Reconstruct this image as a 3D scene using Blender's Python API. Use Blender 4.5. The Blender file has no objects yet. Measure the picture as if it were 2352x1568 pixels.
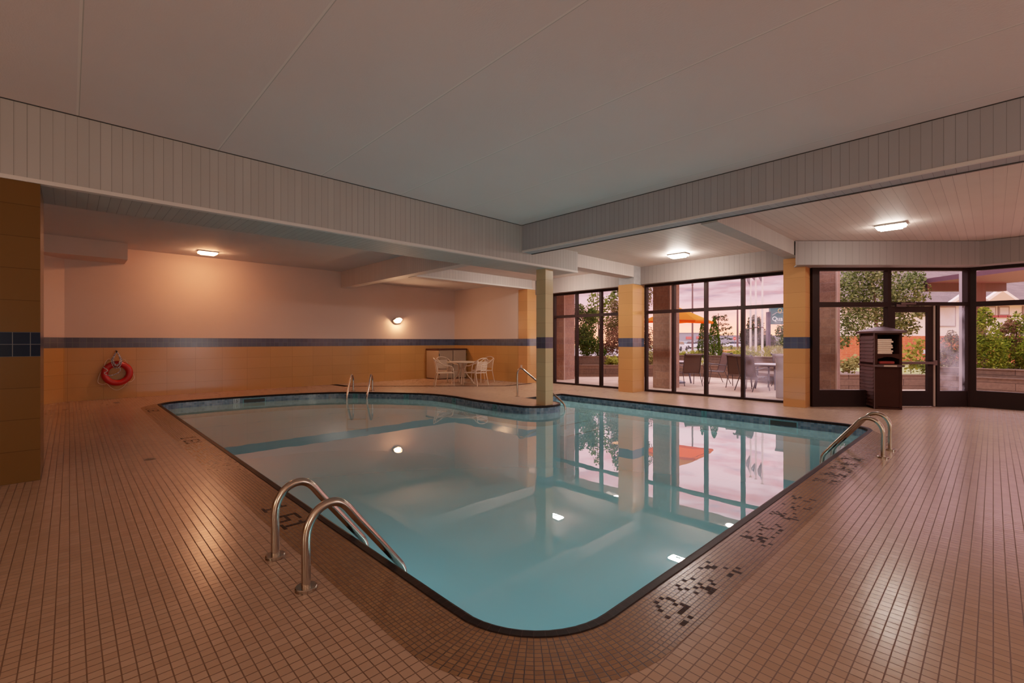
import bpy, bmesh, math, random
import numpy as np
from mathutils import Vector, Matrix
random.seed(7); rng = np.random.default_rng(11)
C = bpy.context.scene.collection
PI = math.pi

# ------------------------------------------------------------------ axes
# Room axes: x runs along the beam over the deep end, y along the window wall.
# The door bay is chamfered; (d, r) are the axes of that chamfer, used for what stands beyond it.
TH = math.radians(46.2); CF, SF = math.cos(TH), math.sin(TH)
def st(d, r, z=0.0): return (d*CF + r*SF, d*SF - r*CF, z)

# ------------------------------------------------------------------ materials
MATS = {}
def newmat(name):
    m = bpy.data.materials.new(name); m.use_nodes = True
    nt = m.node_tree; nt.nodes.clear()
    out = nt.nodes.new('ShaderNodeOutputMaterial')
    return m, nt, out
def N(nt, t, **kw):
    n = nt.nodes.new(t)
    for k, v in kw.items():
        if k in n.inputs.keys(): n.inputs[k].default_value = v
        else: setattr(n, k, v)
    return n
def L(nt, a, b): nt.links.new(a, b)
def bsdf(nt, out, col=None, rough=.5, metal=0, spec=.5):
    b = N(nt, 'ShaderNodeBsdfPrincipled'); b.inputs['Roughness'].default_value = rough
    b.inputs['Metallic'].default_value = metal; b.inputs['Specular IOR Level'].default_value = spec
    if col is not None: b.inputs['Base Color'].default_value = (*col, 1)
    L(nt, b.outputs[0], out.inputs[0]); return b
def math_(nt, op, a, b=None, c=None):
    n = nt.nodes.new('ShaderNodeMath'); n.operation = op
    for i, v in enumerate((a, b, c)):
        if v is None: continue
        if isinstance(v, (int, float)): n.inputs[i].default_value = v
        else: L(nt, v, n.inputs[i])
    return n.outputs[0]
def mixc(nt, fac, a, b, mode='MIX'):
    n = nt.nodes.new('ShaderNodeMix'); n.data_type = 'RGBA'; n.blend_type = mode
    for sock, v in ((n.inputs[0], fac), (n.inputs[6], a), (n.inputs[7], b)):
        if isinstance(v, (int, float)): sock.default_value = v
        elif isinstance(v, tuple): sock.default_value = (*v, 1) if len(v) == 3 else v
        else: L(nt, v, sock)
    return n.outputs[2]
def pos(nt):
    g = nt.nodes.new('ShaderNodeNewGeometry'); s = nt.nodes.new('ShaderNodeSeparateXYZ')
    L(nt, g.outputs['Position'], s.inputs[0]); return g, s
def xyz(nt, a, b, c=0.0):
    n = nt.nodes.new('ShaderNodeCombineXYZ')
    for i, v in enumerate((a, b, c)):
        if isinstance(v, (int, float)): n.inputs[i].default_value = v
        else: L(nt, v, n.inputs[i])
    return n.outputs[0]
def bump(nt, b, h, strength=.3, dist=.01):
    n = N(nt, 'ShaderNodeBump'); n.inputs['Strength'].default_value = strength; n.inputs['Distance'].default_value = dist
    L(nt, h, n.inputs['Height']); L(nt, n.outputs[0], b.inputs['Normal'])
def noise(nt, vec, scale, detail=3, rough=.5):
    n = N(nt, 'ShaderNodeTexNoise'); n.inputs['Scale'].default_value = scale; n.inputs['Detail'].default_value = detail
    n.inputs['Roughness'].default_value = rough
    if vec is not None: L(nt, vec, n.inputs['Vector'])
    return n.outputs[0]
def ramp(nt, fac, stops):
    n = N(nt, 'ShaderNodeValToRGB'); e = n.color_ramp.elements
    while len(e) < len(stops): e.new(.5)
    for i, (p, c) in enumerate(stops): e[i].position = p; e[i].color = (*c, 1) if len(c) == 3 else c
    L(nt, fac, n.inputs[0]); return n.outputs[0]

def simple(name, col, rough=.5, metal=0, spec=.5, var=0, scale=6, emit=None, es=0, bstr=0):
    if name in MATS: return MATS[name]
    m, nt, out = newmat(name); b = bsdf(nt, out, col, rough, metal, spec)
    if var:
        t = N(nt, 'ShaderNodeTexCoord'); f = noise(nt, t.outputs['Object'], scale, 4)
        c = mixc(nt, f, tuple(max(0, x*(1-var)) for x in col), tuple(min(1, x*(1+var)) for x in col))
        L(nt, c, b.inputs['Base Color'])
        if bstr: bump(nt, b, f, bstr, .02)
    if emit: b.inputs['Emission Color'].default_value = (*emit, 1); b.inputs['Emission Strength'].default_value = es
    MATS[name] = m; return m

def tile_floor():
    m, nt, out = newmat('deck_tile'); b = bsdf(nt, out, rough=.3)
    g, s = pos(nt)
    bt = N(nt, 'ShaderNodeTexBrick', offset=0.0, squash=1.0)
    for k, v in (('Scale', 1), ('Mortar Size', .0030), ('Mortar Smooth', .25), ('Bias', 0), ('Brick Width', .0509), ('Row Height', .0509)): bt.inputs[k].default_value = v
    bt.inputs['Color1'].default_value = (.48, .295, .200, 1); bt.inputs['Color2'].default_value = (.415, .25, .165, 1)
    bt.inputs['Mortar'].default_value = (.15, .075, .042, 1)
    L(nt, g.outputs['Position'], bt.inputs['Vector'])
    f = noise(nt, g.outputs['Position'], .7, 3)
    c = mixc(nt, .35, bt.outputs['Color'], ramp(nt, f, [(.3, (.55, .5, .48)), (.7, (1, 1, 1))]), 'MULTIPLY')
    L(nt, c, b.inputs['Base Color'])
    r = math_(nt, 'ADD', math_(nt, 'MULTIPLY', bt.outputs['Fac'], .35), math_(nt, 'ADD', .17, math_(nt, 'MULTIPLY', noise(nt, g.outputs['Position'], 9, 2), .12)))
    L(nt, r, b.inputs['Roughness'])
    h = math_(nt, 'ADD', math_(nt, 'MULTIPLY', bt.outputs['Fac'], -1), math_(nt, 'MULTIPLY', noise(nt, g.outputs['Position'], 20, 2), .4))
    bump(nt, b, h, .3, .003); return m
def border_tile():
    m, nt, out = newmat('border_tile'); b = bsdf(nt, out, rough=.3)
    uv = N(nt, 'ShaderNodeUVMap'); g = N(nt, 'ShaderNodeNewGeometry')
    bt = N(nt, 'ShaderNodeTexBrick', offset=0.0, squash=1.0)
    for k, v in (('Scale', 1), ('Mortar Size', .0021), ('Mortar Smooth', .25), ('Bias', -.1), ('Brick Width', .0262), ('Row Height', .0258)): bt.inputs[k].default_value = v
    bt.inputs['Color1'].default_value = (.265, .132, .054, 1); bt.inputs['Color2'].default_value = (.19, .09, .037, 1)
    bt.inputs['Mortar'].default_value = (.045, .02, .009, 1)
    L(nt, uv.outputs[0], bt.inputs['Vector']); L(nt, bt.outputs['Color'], b.inputs['Base Color'])
    L(nt, math_(nt, 'ADD', math_(nt, 'MULTIPLY', bt.outputs['Fac'], .3), .26), b.inputs['Roughness'])
    h = math_(nt, 'ADD', math_(nt, 'MULTIPLY', bt.outputs['Fac'], -1), math_(nt, 'MULTIPLY', noise(nt, g.outputs['Position'], 40, 2), .3))
    bump(nt, b, h, .5, .002); return m
def small_tile(name, w, c1, c2, mort, ms=.0025, rough=.25, offset=0.0, spec=.5):
    """square tiles by UV metres"""
    m, nt, out = newmat(name); b = bsdf(nt, out, rough=rough, spec=spec)
    uv = N(nt, 'ShaderNodeUVMap')
    bt = N(nt, 'ShaderNodeTexBrick', offset=offset, squash=1.0)
    for k, v in (('Scale', 1), ('Mortar Size', ms), ('Mortar Smooth', .2), ('Bias', 0), ('Brick Width', w), ('Row Height', w)): bt.inputs[k].default_value = v
    bt.inputs['Color1'].default_value = (*c1, 1); bt.inputs['Color2'].default_value = (*c2, 1); bt.inputs['Mortar'].default_value = (*mort, 1)
    L(nt, uv.outputs[0], bt.inputs['Vector'])
    f = noise(nt, uv.outputs[0], 9, 1)
    L(nt, mixc(nt, .5, bt.outputs['Color'], ramp(nt, f, [(.35, (.5, .5, .5)), (.65, (1, 1, 1))]), 'MULTIPLY'), b.inputs['Base Color'])
    bump(nt, b, math_(nt, 'MULTIPLY', bt.outputs['Fac'], -1), .4, .002); return m
def wall_tile(name, upper, tile=(.56, .24, .085), band=(.040, .050, .090), off=0.0, tw=.305, paint=(.63, .46, .40), spec=.5):
    """tiled to the blue band; plaster (upper=False) or tile (upper=True) above it"""
    m, nt, out = newmat(name); b = bsdf(nt, out, rough=.25, spec=spec)
    g, s = pos(nt); ns = N(nt, 'ShaderNodeSeparateXYZ'); L(nt, g.outputs['True Normal'], ns.inputs[0])
    isx = math_(nt, 'GREATER_THAN', math_(nt, 'ABSOLUTE', ns.outputs[0]), .6)
    u = math_(nt, 'ADD', math_(nt, 'MULTIPLY', s.outputs[1], isx), math_(nt, 'MULTIPLY', s.outputs[0], math_(nt, 'SUBTRACT', 1, isx)))
    u = math_(nt, 'ADD', u, 30.0 + off)
    z = s.outputs[2]
    def brick(w, h, zoff, c1, c2, mort, ms):
        bt = N(nt, 'ShaderNodeTexBrick', offset=0.0, squash=1.0)
        for k, v in (('Scale', 1), ('Mortar Size', ms), ('Mortar Smooth', .2), ('Bias', 0), ('Brick Width', w), ('Row Height', h)): bt.inputs[k].default_value = v
        bt.inputs['Color1'].default_value = (*c1, 1); bt.inputs['Color2'].default_value = (*c2, 1); bt.inputs['Mortar'].default_value = (*mort, 1)
        L(nt, xyz(nt, u, math_(nt, 'ADD', z, zoff)), bt.inputs['Vector']); return bt
    t2 = tuple(x*.92 for x in tile); mo = tuple(x*.45 for x in tile)
    big = brick(tw, .3013, 10*.3013 + .0, tile, t2, mo, .0022)
    bigu = brick(tw, .305, .305*10-1.44, tile, t2, mo, .0022)
    bl = brick(.1175, .1175, .1175*20-1.205, band, tuple(x*1.35 for x in band), (.10, .105, .12), .003)
    inb = math_(nt, 'MULTIPLY', math_(nt, 'GREATER_THAN', z, 1.205), math_(nt, 'LESS_THAN', z, 1.44))
    up = math_(nt, 'GREATER_THAN', z, 1.44)
    top = bigu.outputs['Color'] if upper else mixc(nt, noise(nt, g.outputs['Position'], 1.2, 3), tuple(x*.95 for x in paint), tuple(x*1.04 for x in paint))
    c = mixc(nt, up, big.outputs['Color'], top); c = mixc(nt, inb, c, bl.outputs['Color'])
    L(nt, c, b.inputs['Base Color'])
    rough = math_(nt, 'ADD', .2, math_(nt, 'MULTIPLY', up, 0.0 if upper else .55)); L(nt, rough, b.inputs['Roughness'])
    hf = math_(nt, 'MULTIPLY', math_(nt, 'SUBTRACT', 1, up), big.outputs['Fac'])
    if upper: hf = math_(nt, 'ADD', hf, math_(nt, 'MULTIPLY', up, bigu.outputs['Fac']))
    h = math_(nt, 'ADD', math_(nt, 'MULTIPLY', hf, -1), math_(nt, 'MULTIPLY', noise(nt, g.outputs['Position'], 2.2, 1), .9))
    bump(nt, b, h, .25, .004); return m
def plank(name, axis, pitch, col, off=0.0, gw=.05, dark=.32, rough=.6):
    """painted boards; grooves across `axis` (0 x, 1 y, 2 chamfer axis)"""
    m, nt, out = newmat(name); b = bsdf(nt, out, rough=rough, spec=.35)
    g, s = pos(nt)
    if axis == 2: a = math_(nt, 'SUBTRACT', math_(nt, 'MULTIPLY', s.outputs[0], SF), math_(nt, 'MULTIPLY', s.outputs[1], CF))
    else: a = s.outputs[axis]
    t = math_(nt, 'DIVIDE', math_(nt, 'ADD', a, 40*pitch + off), pitch)
    fr = math_(nt, 'FRACT', t); fl = math_(nt, 'FLOOR', t)
    wn = N(nt, 'ShaderNodeTexWhiteNoise', noise_dimensions='1D'); L(nt, fl, wn.inputs['W'])
    e = math_(nt, 'ABSOLUTE', math_(nt, 'SUBTRACT', fr, .5))
    gr = math_(nt, 'GREATER_THAN', e, .5 - gw/2)
    sh = math_(nt, 'GREATER_THAN', math_(nt, 'ABSOLUTE', math_(nt, 'SUBTRACT', fr, .12)), .02)
    amt = math_(nt, 'MULTIPLY', gr, math_(nt, 'ADD', .45, math_(nt, 'MULTIPLY', wn.outputs[0], .55)))
    base = mixc(nt, wn.outputs[0], tuple(x*.95 for x in col), tuple(min(1, x*1.03) for x in col))
    base = mixc(nt, sh, tuple(x*.93 for x in col), base)
    st_ = noise(nt, xyz(nt, math_(nt, 'MULTIPLY', s.outputs[0], 1), s.outputs[1], math_(nt, 'MULTIPLY', s.outputs[2], .6)), 2.2, 4)
    base = mixc(nt, .25, base, ramp(nt, st_, [(.3, (.75, .73, .72)), (.7, (1, 1, 1))]), 'MULTIPLY')
    c = mixc(nt, amt, base, tuple(x*dark for x in col))
    L(nt, c, b.inputs['Base Color'])
    bump(nt, b, math_(nt, 'MULTIPLY', gr, -1), .5, .004); return m
def ceiling_mat():
    m, nt, out = newmat('ceiling_panel'); b = bsdf(nt, out, rough=.8, spec=.2)
    g, s = pos(nt)
    t = math_(nt, 'ADD', math_(nt, 'SUBTRACT', s.outputs[0], .06), 1.22*20)
    fr = math_(nt, 'MULTIPLY', math_(nt, 'SUBTRACT', math_(nt, 'FRACT', math_(nt, 'ADD', math_(nt, 'DIVIDE', t, 1.22), .5)), .5), 1.22)
    seam = math_(nt, 'LESS_THAN', math_(nt, 'ABSOLUTE', fr), .011)
    lo = math_(nt, 'MULTIPLY', math_(nt, 'GREATER_THAN', fr, .006), math_(nt, 'LESS_THAN', fr, .013))
    f = noise(nt, g.outputs['Position'], .9, 3)
    c = mixc(nt, f, (.66, .53, .505), (.73, .59, .56))
    c = mixc(nt, math_(nt, 'MULTIPLY', seam, .6), c, (.80, .70, .64)); c = mixc(nt, math_(nt, 'MULTIPLY', lo, .8), c, (.38, .33, .30))  # seam lines: batten light and shadow painted as a pale and a dark stripe
    L(nt, c, b.inputs['Base Color'])
    h = noise(nt, xyz(nt, math_(nt, 'MULTIPLY', s.outputs[0], 1), math_(nt, 'MULTIPLY', s.outputs[1], .35)), 90, 2)
    bump(nt, b, h, .25, .006); return m
def leaf_mat(name, c1, c2, c3=None):
    m, nt, out = newmat(name)
    g = N(nt, 'ShaderNodeNewGeometry'); f = g.outputs['Random Per Island']
    big = noise(nt, g.outputs['Position'], 2.2, 2)
    f2 = math_(nt, 'ADD', math_(nt, 'MULTIPLY', f, .55), math_(nt, 'MULTIPLY', big, .45))
    c = ramp(nt, f2, [(.25, c1), (.6, c2), (.85, c3 or c2)])
    d = N(nt, 'ShaderNodeBsdfDiffuse'); L(nt, c, d.inputs[0])
    t = N(nt, 'ShaderNodeBsdfTranslucent'); L(nt, c, t.inputs[0])
    mx = N(nt, 'ShaderNodeMixShader'); mx.inputs[0].default_value = .4
    L(nt, d.outputs[0], mx.inputs[1]); L(nt, t.outputs[0], mx.inputs[2]); L(nt, mx.outputs[0], out.inputs[0]); return m
def glass_mat(name, tint=(.93, .93, .94), haze=0.0):
    m, nt, out = newmat(name)
    tr = N(nt, 'ShaderNodeBsdfTransparent'); tr.inputs[0].default_value = (*tint, 1)
    gl = N(nt, 'ShaderNodeBsdfGlossy'); gl.inputs['Roughness'].default_value = .02
    fr = N(nt, 'ShaderNodeFresnel'); fr.inputs[0].default_value = 1.45
    mx = N(nt, 'ShaderNodeMixShader'); L(nt, math_(nt, 'MULTIPLY', fr.outputs[0], .8), mx.inputs[0])
    L(nt, tr.outputs[0], mx.inputs[1]); L(nt, gl.outputs[0], mx.inputs[2])
    last = mx
    if haze:
        g = N(nt, 'ShaderNodeNewGeometry'); f = noise(nt, g.outputs['Position'], 3.0, 4)
        h = math_(nt, 'MULTIPLY', ramp(nt, f, [(.35, (0, 0, 0)), (.75, (1, 1, 1))]), haze)
        d = N(nt, 'ShaderNodeBsdfTranslucent'); d.inputs[0].default_value = (.75, .75, .85, 1)
        m2 = N(nt, 'ShaderNodeMixShader'); L(nt, h, m2.inputs[0]); L(nt, mx.outputs[0], m2.inputs[1]); L(nt, d.outputs[0], m2.inputs[2]); last = m2
    L(nt, last.outputs[0], out.inputs[0]); return m
def water_mat():
    m, nt, out = newmat('pool_water')
    g = N(nt, 'ShaderNodeNewGeometry')
    f = noise(nt, g.outputs['Position'], 1.6, 2)
    bp = N(nt, 'ShaderNodeBump'); bp.inputs['Strength'].default_value = .05; bp.inputs['Distance'].default_value = .02; L(nt, f, bp.inputs['Height'])
    tr = N(nt, 'ShaderNodeBsdfTransparent'); tr.inputs[0].default_value = (.70, .97, 1.0, 1)
    d = N(nt, 'ShaderNodeBsdfDiffuse'); d.inputs[0].default_value = (.42, .92, 1.0, 1)
    mb = N(nt, 'ShaderNodeMixShader'); mb.inputs[0].default_value = .5
    L(nt, tr.outputs[0], mb.inputs[1]); L(nt, d.outputs[0], mb.inputs[2])
    gl = N(nt, 'ShaderNodeBsdfGlossy'); gl.inputs['Roughness'].default_value = .0; L(nt, bp.outputs[0], gl.inputs['Normal'])
    fr = N(nt, 'ShaderNodeFresnel'); fr.inputs[0].default_value = 1.33
    mx = N(nt, 'ShaderNodeMixShader'); L(nt, math_(nt, 'MINIMUM', math_(nt, 'ADD', .02, math_(nt, 'MULTIPLY', fr.outputs[0], 2.2)), .60), mx.inputs[0])
    L(nt, mb.outputs[0], mx.inputs[1]); L(nt, gl.outputs[0], mx.inputs[2]); L(nt, mx.outputs[0], out.inputs[0]); return m
def stone_mat(name, c1, c2, mort, w=.4, h=.2, bs=.6):
    m, nt, out = newmat(name); b = bsdf(nt, out, rough=.85, spec=.2)
    g, s = pos(nt); ns = N(nt, 'ShaderNodeSeparateXYZ'); L(nt, g.outputs['True Normal'], ns.inputs[0])
    isx = math_(nt, 'GREATER_THAN', math_(nt, 'ABSOLUTE', ns.outputs[0]), .6)
    u = math_(nt, 'ADD', math_(nt, 'MULTIPLY', s.outputs[1], isx), math_(nt, 'MULTIPLY', s.outputs[0], math_(nt, 'SUBTRACT', 1, isx)))
    bt = N(nt, 'ShaderNodeTexBrick', offset=0.5, squash=1.0)
    for k, v in (('Scale', 1), ('Mortar Size', .006), ('Mortar Smooth', .2), ('Bias', 0), ('Brick Width', w), ('Row Height', h)): bt.inputs[k].default_value = v
    bt.inputs['Color1'].default_value = (*c1, 1); bt.inputs['Color2'].default_value = (*c2, 1); bt.inputs['Mortar'].default_value = (*mort, 1)
    L(nt, xyz(nt, math_(nt, 'ADD', u, 40), math_(nt, 'ADD', s.outputs[2], 10)), bt.inputs['Vector'])
    f = noise(nt, g.outputs['Position'], 14, 5, .65)
    L(nt, mixc(nt, .6, bt.outputs['Color'], ramp(nt, f, [(.3, (.5, .5, .5)), (.7, (1.15, 1.1, 1.1))]), 'MULTIPLY'), b.inputs['Base Color'])
    bump(nt, b, math_(nt, 'SUBTRACT', f, math_(nt, 'MULTIPLY', bt.outputs['Fac'], .5)), bs, .03); return m
def wood_mat(name, c1, c2, sc=(1, 1, 12)):
    m, nt, out = newmat(name); b = bsdf(nt, out, rough=.8, spec=.2)
    t = N(nt, 'ShaderNodeTexCoord'); mp = N(nt, 'ShaderNodeMapping'); mp.inputs['Scale'].default_value = sc
    L(nt, t.outputs['Object'], mp.inputs[0]); f = noise(nt, mp.outputs[0], 3, 5, .6)
    L(nt, ramp(nt, f, [(.3, c1), (.7, c2)]), b.inputs['Base Color']); bump(nt, b, f, .3, .01); return m

M = dict(
    deck=tile_floor(), border=border_tile(),
    coping=small_tile('coping_tile', .051, (.008, .004, .004), (.013, .007, .006), (.035, .022, .02), .0018, .5, spec=.10),
    poolband=small_tile('pool_band_tile', .0255*2, (.06, .12, .20), (.16, .23, .33), (.16, .20, .24), .003, .2),
    wall=wall_tile('wall_tiled', False, tw=.60, tile=(.47, .23, .072), off=.03), column=wall_tile('column_tile', True, tw=60), coltile=wall_tile('column_tile_pale', True, tile=(.52, .38, .21), tw=60), colnear=wall_tile('column_tile_shade', True, tile=(.122, .060, .018), band=(.004, .009, .022), tw=60, spec=.06),  # colnear: darkened copy of the column tile, weak light put into its colour
    ceiling=ceiling_mat(),
    planx=plank('plank_across_x', 0, .0878, (.39, .36, .34), off=.03), plany=plank('plank_across_y', 1, .0875, (.34, .325, .345)),
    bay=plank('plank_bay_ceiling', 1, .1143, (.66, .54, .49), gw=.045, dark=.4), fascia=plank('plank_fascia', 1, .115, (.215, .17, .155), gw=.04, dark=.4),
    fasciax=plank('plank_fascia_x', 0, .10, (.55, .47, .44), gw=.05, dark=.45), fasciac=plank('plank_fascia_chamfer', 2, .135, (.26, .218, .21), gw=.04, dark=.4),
    paint=simple('white_trim_paint', (.62, .55, .52), .55), plaster=simple('plaster', (.60, .45, .40), .8, var=.06, scale=2),
    backceil=simple('back_ceiling', (.47, .45, .47), .8, var=.05, scale=1.5),
    frame=simple('bronze_frame', (.014, .006, .0055), .55, var=.2, spec=.12), greywood=simple('bare_grey_board', (.30, .28, .28), .8, var=.25, scale=9),
    steel=simple('brushed_steel', (.44, .365, .30), .2, metal=1.0), glass=glass_mat('window_glass'), hazeglass=glass_mat('dirty_glass', haze=.35),
    water=water_mat(), pool=simple('pool_plaster', (.55, .84, .93), .7, var=.08, scale=1.2),
    black=simple('black_plastic', (.012, .012, .013), .5), white=simple('white_metal', (.52, .37, .27), .4),
    lampglass=simple('lamp_diffuser', (.9, .85, .8), .5, emit=(1, .82, .70), es=50), lampwarm=simple('lamp_diffuser_warm', (.9, .8, .7), .5, emit=(1, .35, .15), es=85), lampwall=simple('lamp_diffuser_wall', (.9, .8, .7), .5, emit=(1, .46, .22), es=260), lampbright=simple('lamp_diffuser_bright', (.9, .85, .8), .5, emit=(1, .82, .70), es=185),
    lamprim=simple('lamp_rim', (.55, .48, .44), .4),
    red=simple('ring_red', (.42, .003, .003), .4), rope=simple('cream_rope', (.72, .52, .36), .8), bluerope=None,
    pebble=None,
)
def rope_mat():
    m, nt, out = newmat('flecked_rope'); b = bsdf(nt, out, rough=.9); t = N(nt, 'ShaderNodeTexCoord')
    f = noise(nt, t.outputs['Object'], 60, 1); L(nt, ramp(nt, f, [(.42, (.07, .08, .14)), (.55, (.62, .55, .55))]), b.inputs['Base Color']); return m
M['bluerope'] = rope_mat()

# ------------------------------------------------------------------ mesh builder
class MB:
    def __init__(s): s.v = []; s.f = []; s.uv = {}
    def quad(s, pts, uvs=None):
        n = len(s.v); s.v += [tuple(p) for p in pts]; s.f.append(tuple(range(n, n+len(pts))))
        if uvs: s.uv[len(s.f)-1] = uvs
        return s
    def box(s, x0, x1, y0, y1, z0, z1, m=None):
        p = [(x0,y0,z0),(x1,y0,z0),(x1,y1,z0),(x0,y1,z0),(x0,y0,z1),(x1,y0,z1),(x1,y1,z1),(x0,y1,z1)]
        if m is not None: p = [tuple(m @ Vector(q)) for q in p]
        n = len(s.v); s.v += p
        s.f += [tuple(n+i for i in f) for f in ((0,3,2,1),(4,5,6,7),(0,1,5,4),(1,2,6,5),(2,3,7,6),(3,0,4,7))]; return s
    def prism(s, poly, z0, z1, m=None):
        """poly (x,y) ccw extruded in z"""
        n = len(s.v); k = len(poly)
        p = [(x, y, z0) for x, y in poly] + [(x, y, z1) for x, y in poly]
        if m is not None: p = [tuple(m @ Vector(q)) for q in p]
        s.v += p
        s.f.append(tuple(n+i for i in reversed(range(k)))); s.f.append(tuple(n+k+i for i in range(k)))
        for i in range(k): j = (i+1) % k; s.f.append((n+i, n+j, n+k+j, n+k+i))
        return s
    def tube(s, path, r, seg=10, closed=False, caps=True, flat=1.0):
        P = [Vector(p) for p in path]; k = len(P); rs = r if isinstance(r, (list, tuple)) else [r]*k
        T = []
        for i in range(k):
            a = P[(i-1) % k] if (closed or i > 0) else P[i]; b = P[(i+1) % k] if (closed or i < k-1) else P[i]
            t = (b-a); T.append(t.normalized() if t.length > 1e-9 else Vector((0,0,1)))
        ref = Vector((0,0,1)) if abs(T[0].z) < .9 else Vector((1,0,0))
        u = T[0].cross(ref).normalized(); n0 = len(s.v)
        for i in range(k):
            u = (u - T[i]*u.dot(T[i])); u = u.normalized() if u.length > 1e-6 else T[i].orthogonal().normalized()
            w = T[i].cross(u)
            for j in range(seg):
                a = 2*PI*j/seg; s.v.append(tuple(P[i] + (u*math.cos(a) + w*math.sin(a)*flat)*rs[i]))
        for i in range(k if closed else k-1):
            i2 = (i+1) % k
            for j in range(seg):
                j2 = (j+1) % seg; s.f.append((n0+i*seg+j, n0+i*seg+j2, n0+i2*seg+j2, n0+i2*seg+j))
        if caps and not closed:
            s.f.append(tuple(n0+j for j in reversed(range(seg)))); s.f.append(tuple(n0+(k-1)*seg+j for j in range(seg)))
        return s
    def lathe(s, prof, c=(0,0,0), seg=24, sx=1, sy=1):
        n0 = len(s.v); k = len(prof)
        for r, z in prof:
            for j in range(seg):
                a = 2*PI*j/seg; s.v.append((c[0]+r*sx*math.cos(a), c[1]+r*sy*math.sin(a), c[2]+z))
        for i in range(k-1):
            for j in range(seg):
                j2 = (j+1) % seg; s.f.append((n0+i*seg+j, n0+i*seg+j2, n0+(i+1)*seg+j2, n0+(i+1)*seg+j))
        s.f.append(tuple(n0+j for j in reversed(range(seg)))); s.f.append(tuple(n0+(k-1)*seg+j for j in range(seg)))
        return s
    def build(s, name, mat, parent=None, smooth=False, bevel=0, loc=None, rot=None):
        me = bpy.data.meshes.new(name); me.from_pydata(s.v, [], s.f)
        if s.uv:
            ul = me.uv_layers.new(name='UVMap')
            for i, p in enumerate(me.polygons):
                if i in s.uv:
                    for q, li in enumerate(p.loop_indices): ul.data[li].uv = s.uv[i][q]
        me.materials.append(mat); me.update()
        bm = bmesh.new(); bm.from_mesh(me); bmesh.ops.recalc_face_normals(bm, faces=bm.faces); bm.to_mesh(me); bm.free()
        if smooth: me.polygons.foreach_set('use_smooth', [True]*len(me.polygons))
        o = bpy.data.objects.new(name, me); C.objects.link(o)
        if parent is not None: o.parent = parent
        if loc: o.location = loc
        if rot: o.rotation_euler = rot
        if bevel:
            b = o.modifiers.new('bevel', 'BEVEL'); b.width = bevel; b.segments = 2; b.limit_method = 'ANGLE'
        if smooth:
            try:
                w = o.modifiers.new('es', 'EDGE_SPLIT'); w.split_angle = math.radians(40)
            except Exception: pass
        return o
def thing(name, label, cat, loc=(0,0,0), rz=0, group=None):
    o = bpy.data.objects.new(name, None); C.objects.link(o); o.empty_display_size = .1
    o.location = loc; o.rotation_euler = (0, 0, rz); o['label'] = label; o['category'] = cat
    if group: o['group'] = group
    return o
def tag(o, label, cat, group=None, kind=None):
    o['label'] = label; o['category'] = cat
    if group: o['group'] = group
    if kind: o['kind'] = kind
    return o
def struct(o): o['kind'] = 'structure'; return o
def sempty(name, loc=(0,0,0), rz=0):
    o = bpy.data.objects.new(name, None); C.objects.link(o); o.location = loc; o.rotation_euler = (0,0,rz); o['kind'] = 'structure'; return o
def dup(root, loc, rz=None, label=None):
    r = root.copy(); C.objects.link(r); r.location = loc
    if rz is not None: r.rotation_euler = (0, 0, rz)
    if label: r['label'] = label
    for ch in list(root.children):
        c = ch.copy(); C.objects.link(c); c.parent = r
        for g in list(ch.children):
            d = g.copy(); C.objects.link(d); d.parent = c
    return r
def spline(pts, n=6, closed=False):
    P = [np.array(p, float) for p in pts]; k = len(P); out = []
    rngi = range(k) if closed else range(k-1)
    for i in rngi:
        p0 = P[i-1] if (closed or i > 0) else 2*P[0]-P[1]; p1 = P[i]; p2 = P[(i+1) % k]
        p3 = P[(i+2) % k] if (closed or i+2 < k) else 2*P[k-1]-P[k-2]
        for t in np.linspace(0, 1, n, endpoint=False):
            out.append(tuple(.5*((2*p1) + (-p0+p2)*t + (2*p0-5*p1+4*p2-p3)*t*t + (-p0+3*p1-3*p2+p3)*t**3)))
    if not closed: out.append(tuple(P[-1]))
    return out

# ------------------------------------------------------------------ pool outline
WZ = -.16
def arc(cx, cy, r, a0, a1, n=10): return [(cx+r*math.cos(math.radians(a0+(a1-a0)*i/n)), cy+r*math.sin(math.radians(a0+(a1-a0)*i/n))) for i in range(n+1)]
far = [(6.79, 7.45), (6.76, 8.3), (6.84, 9.2), (6.70, 10.15), (6.02, 11.18), (5.37, 11.90), (4.67, 12.33), (3.80, 12.60), (2.84, 12.74), (2.1, 12.77)]
raw = [(1.40, 11.9), (1.405, 8), (1.41, 4), (1.42, 1.95)] + arc(1.92, 1.83, .5, 180, 270, 12)[1:] \
    + [(3, 1.32), (6, 1.315), (8.4, 1.31)] + arc(8.72, 1.76, .45, 270, 360, 12) + [(9.16, 4), (9.15, 7.71), (7.90, 7.71), (7.90, 6.95)] \
    + arc(7.47, 6.87, .42, 0, -90, 10)[1:] + [(7.36, 6.45)] + arc(7.36, 6.97, .52, 270, 195, 9)[1:] + spline(far, 5) + arc(1.86, 12.30, .46, 90, 180, 10)
def resample(poly, step):
    out = []
    for i in range(len(poly)):
        a = np.array(poly[i]); b = np.array(poly[(i+1) % len(poly)]); d = np.linalg.norm(b-a)
        if d < 1e-6: continue
        k = max(1, int(round(d/step)))
        for j in range(k): out.append(tuple(a+(b-a)*j/k))
    return out
loop = resample(raw, .12); K = len(loop)
LP = np.array(loop); seg = np.roll(LP, -1, 0) - LP; sl = np.linalg.norm(seg, axis=1)
tng = seg/sl[:, None]; tv = tng + np.roll(tng, 1, 0); tv /= np.linalg.norm(tv, axis=1)[:, None]
nrm = np.stack([tv[:, 1], -tv[:, 0]], 1)          # outward? fixed below
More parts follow.
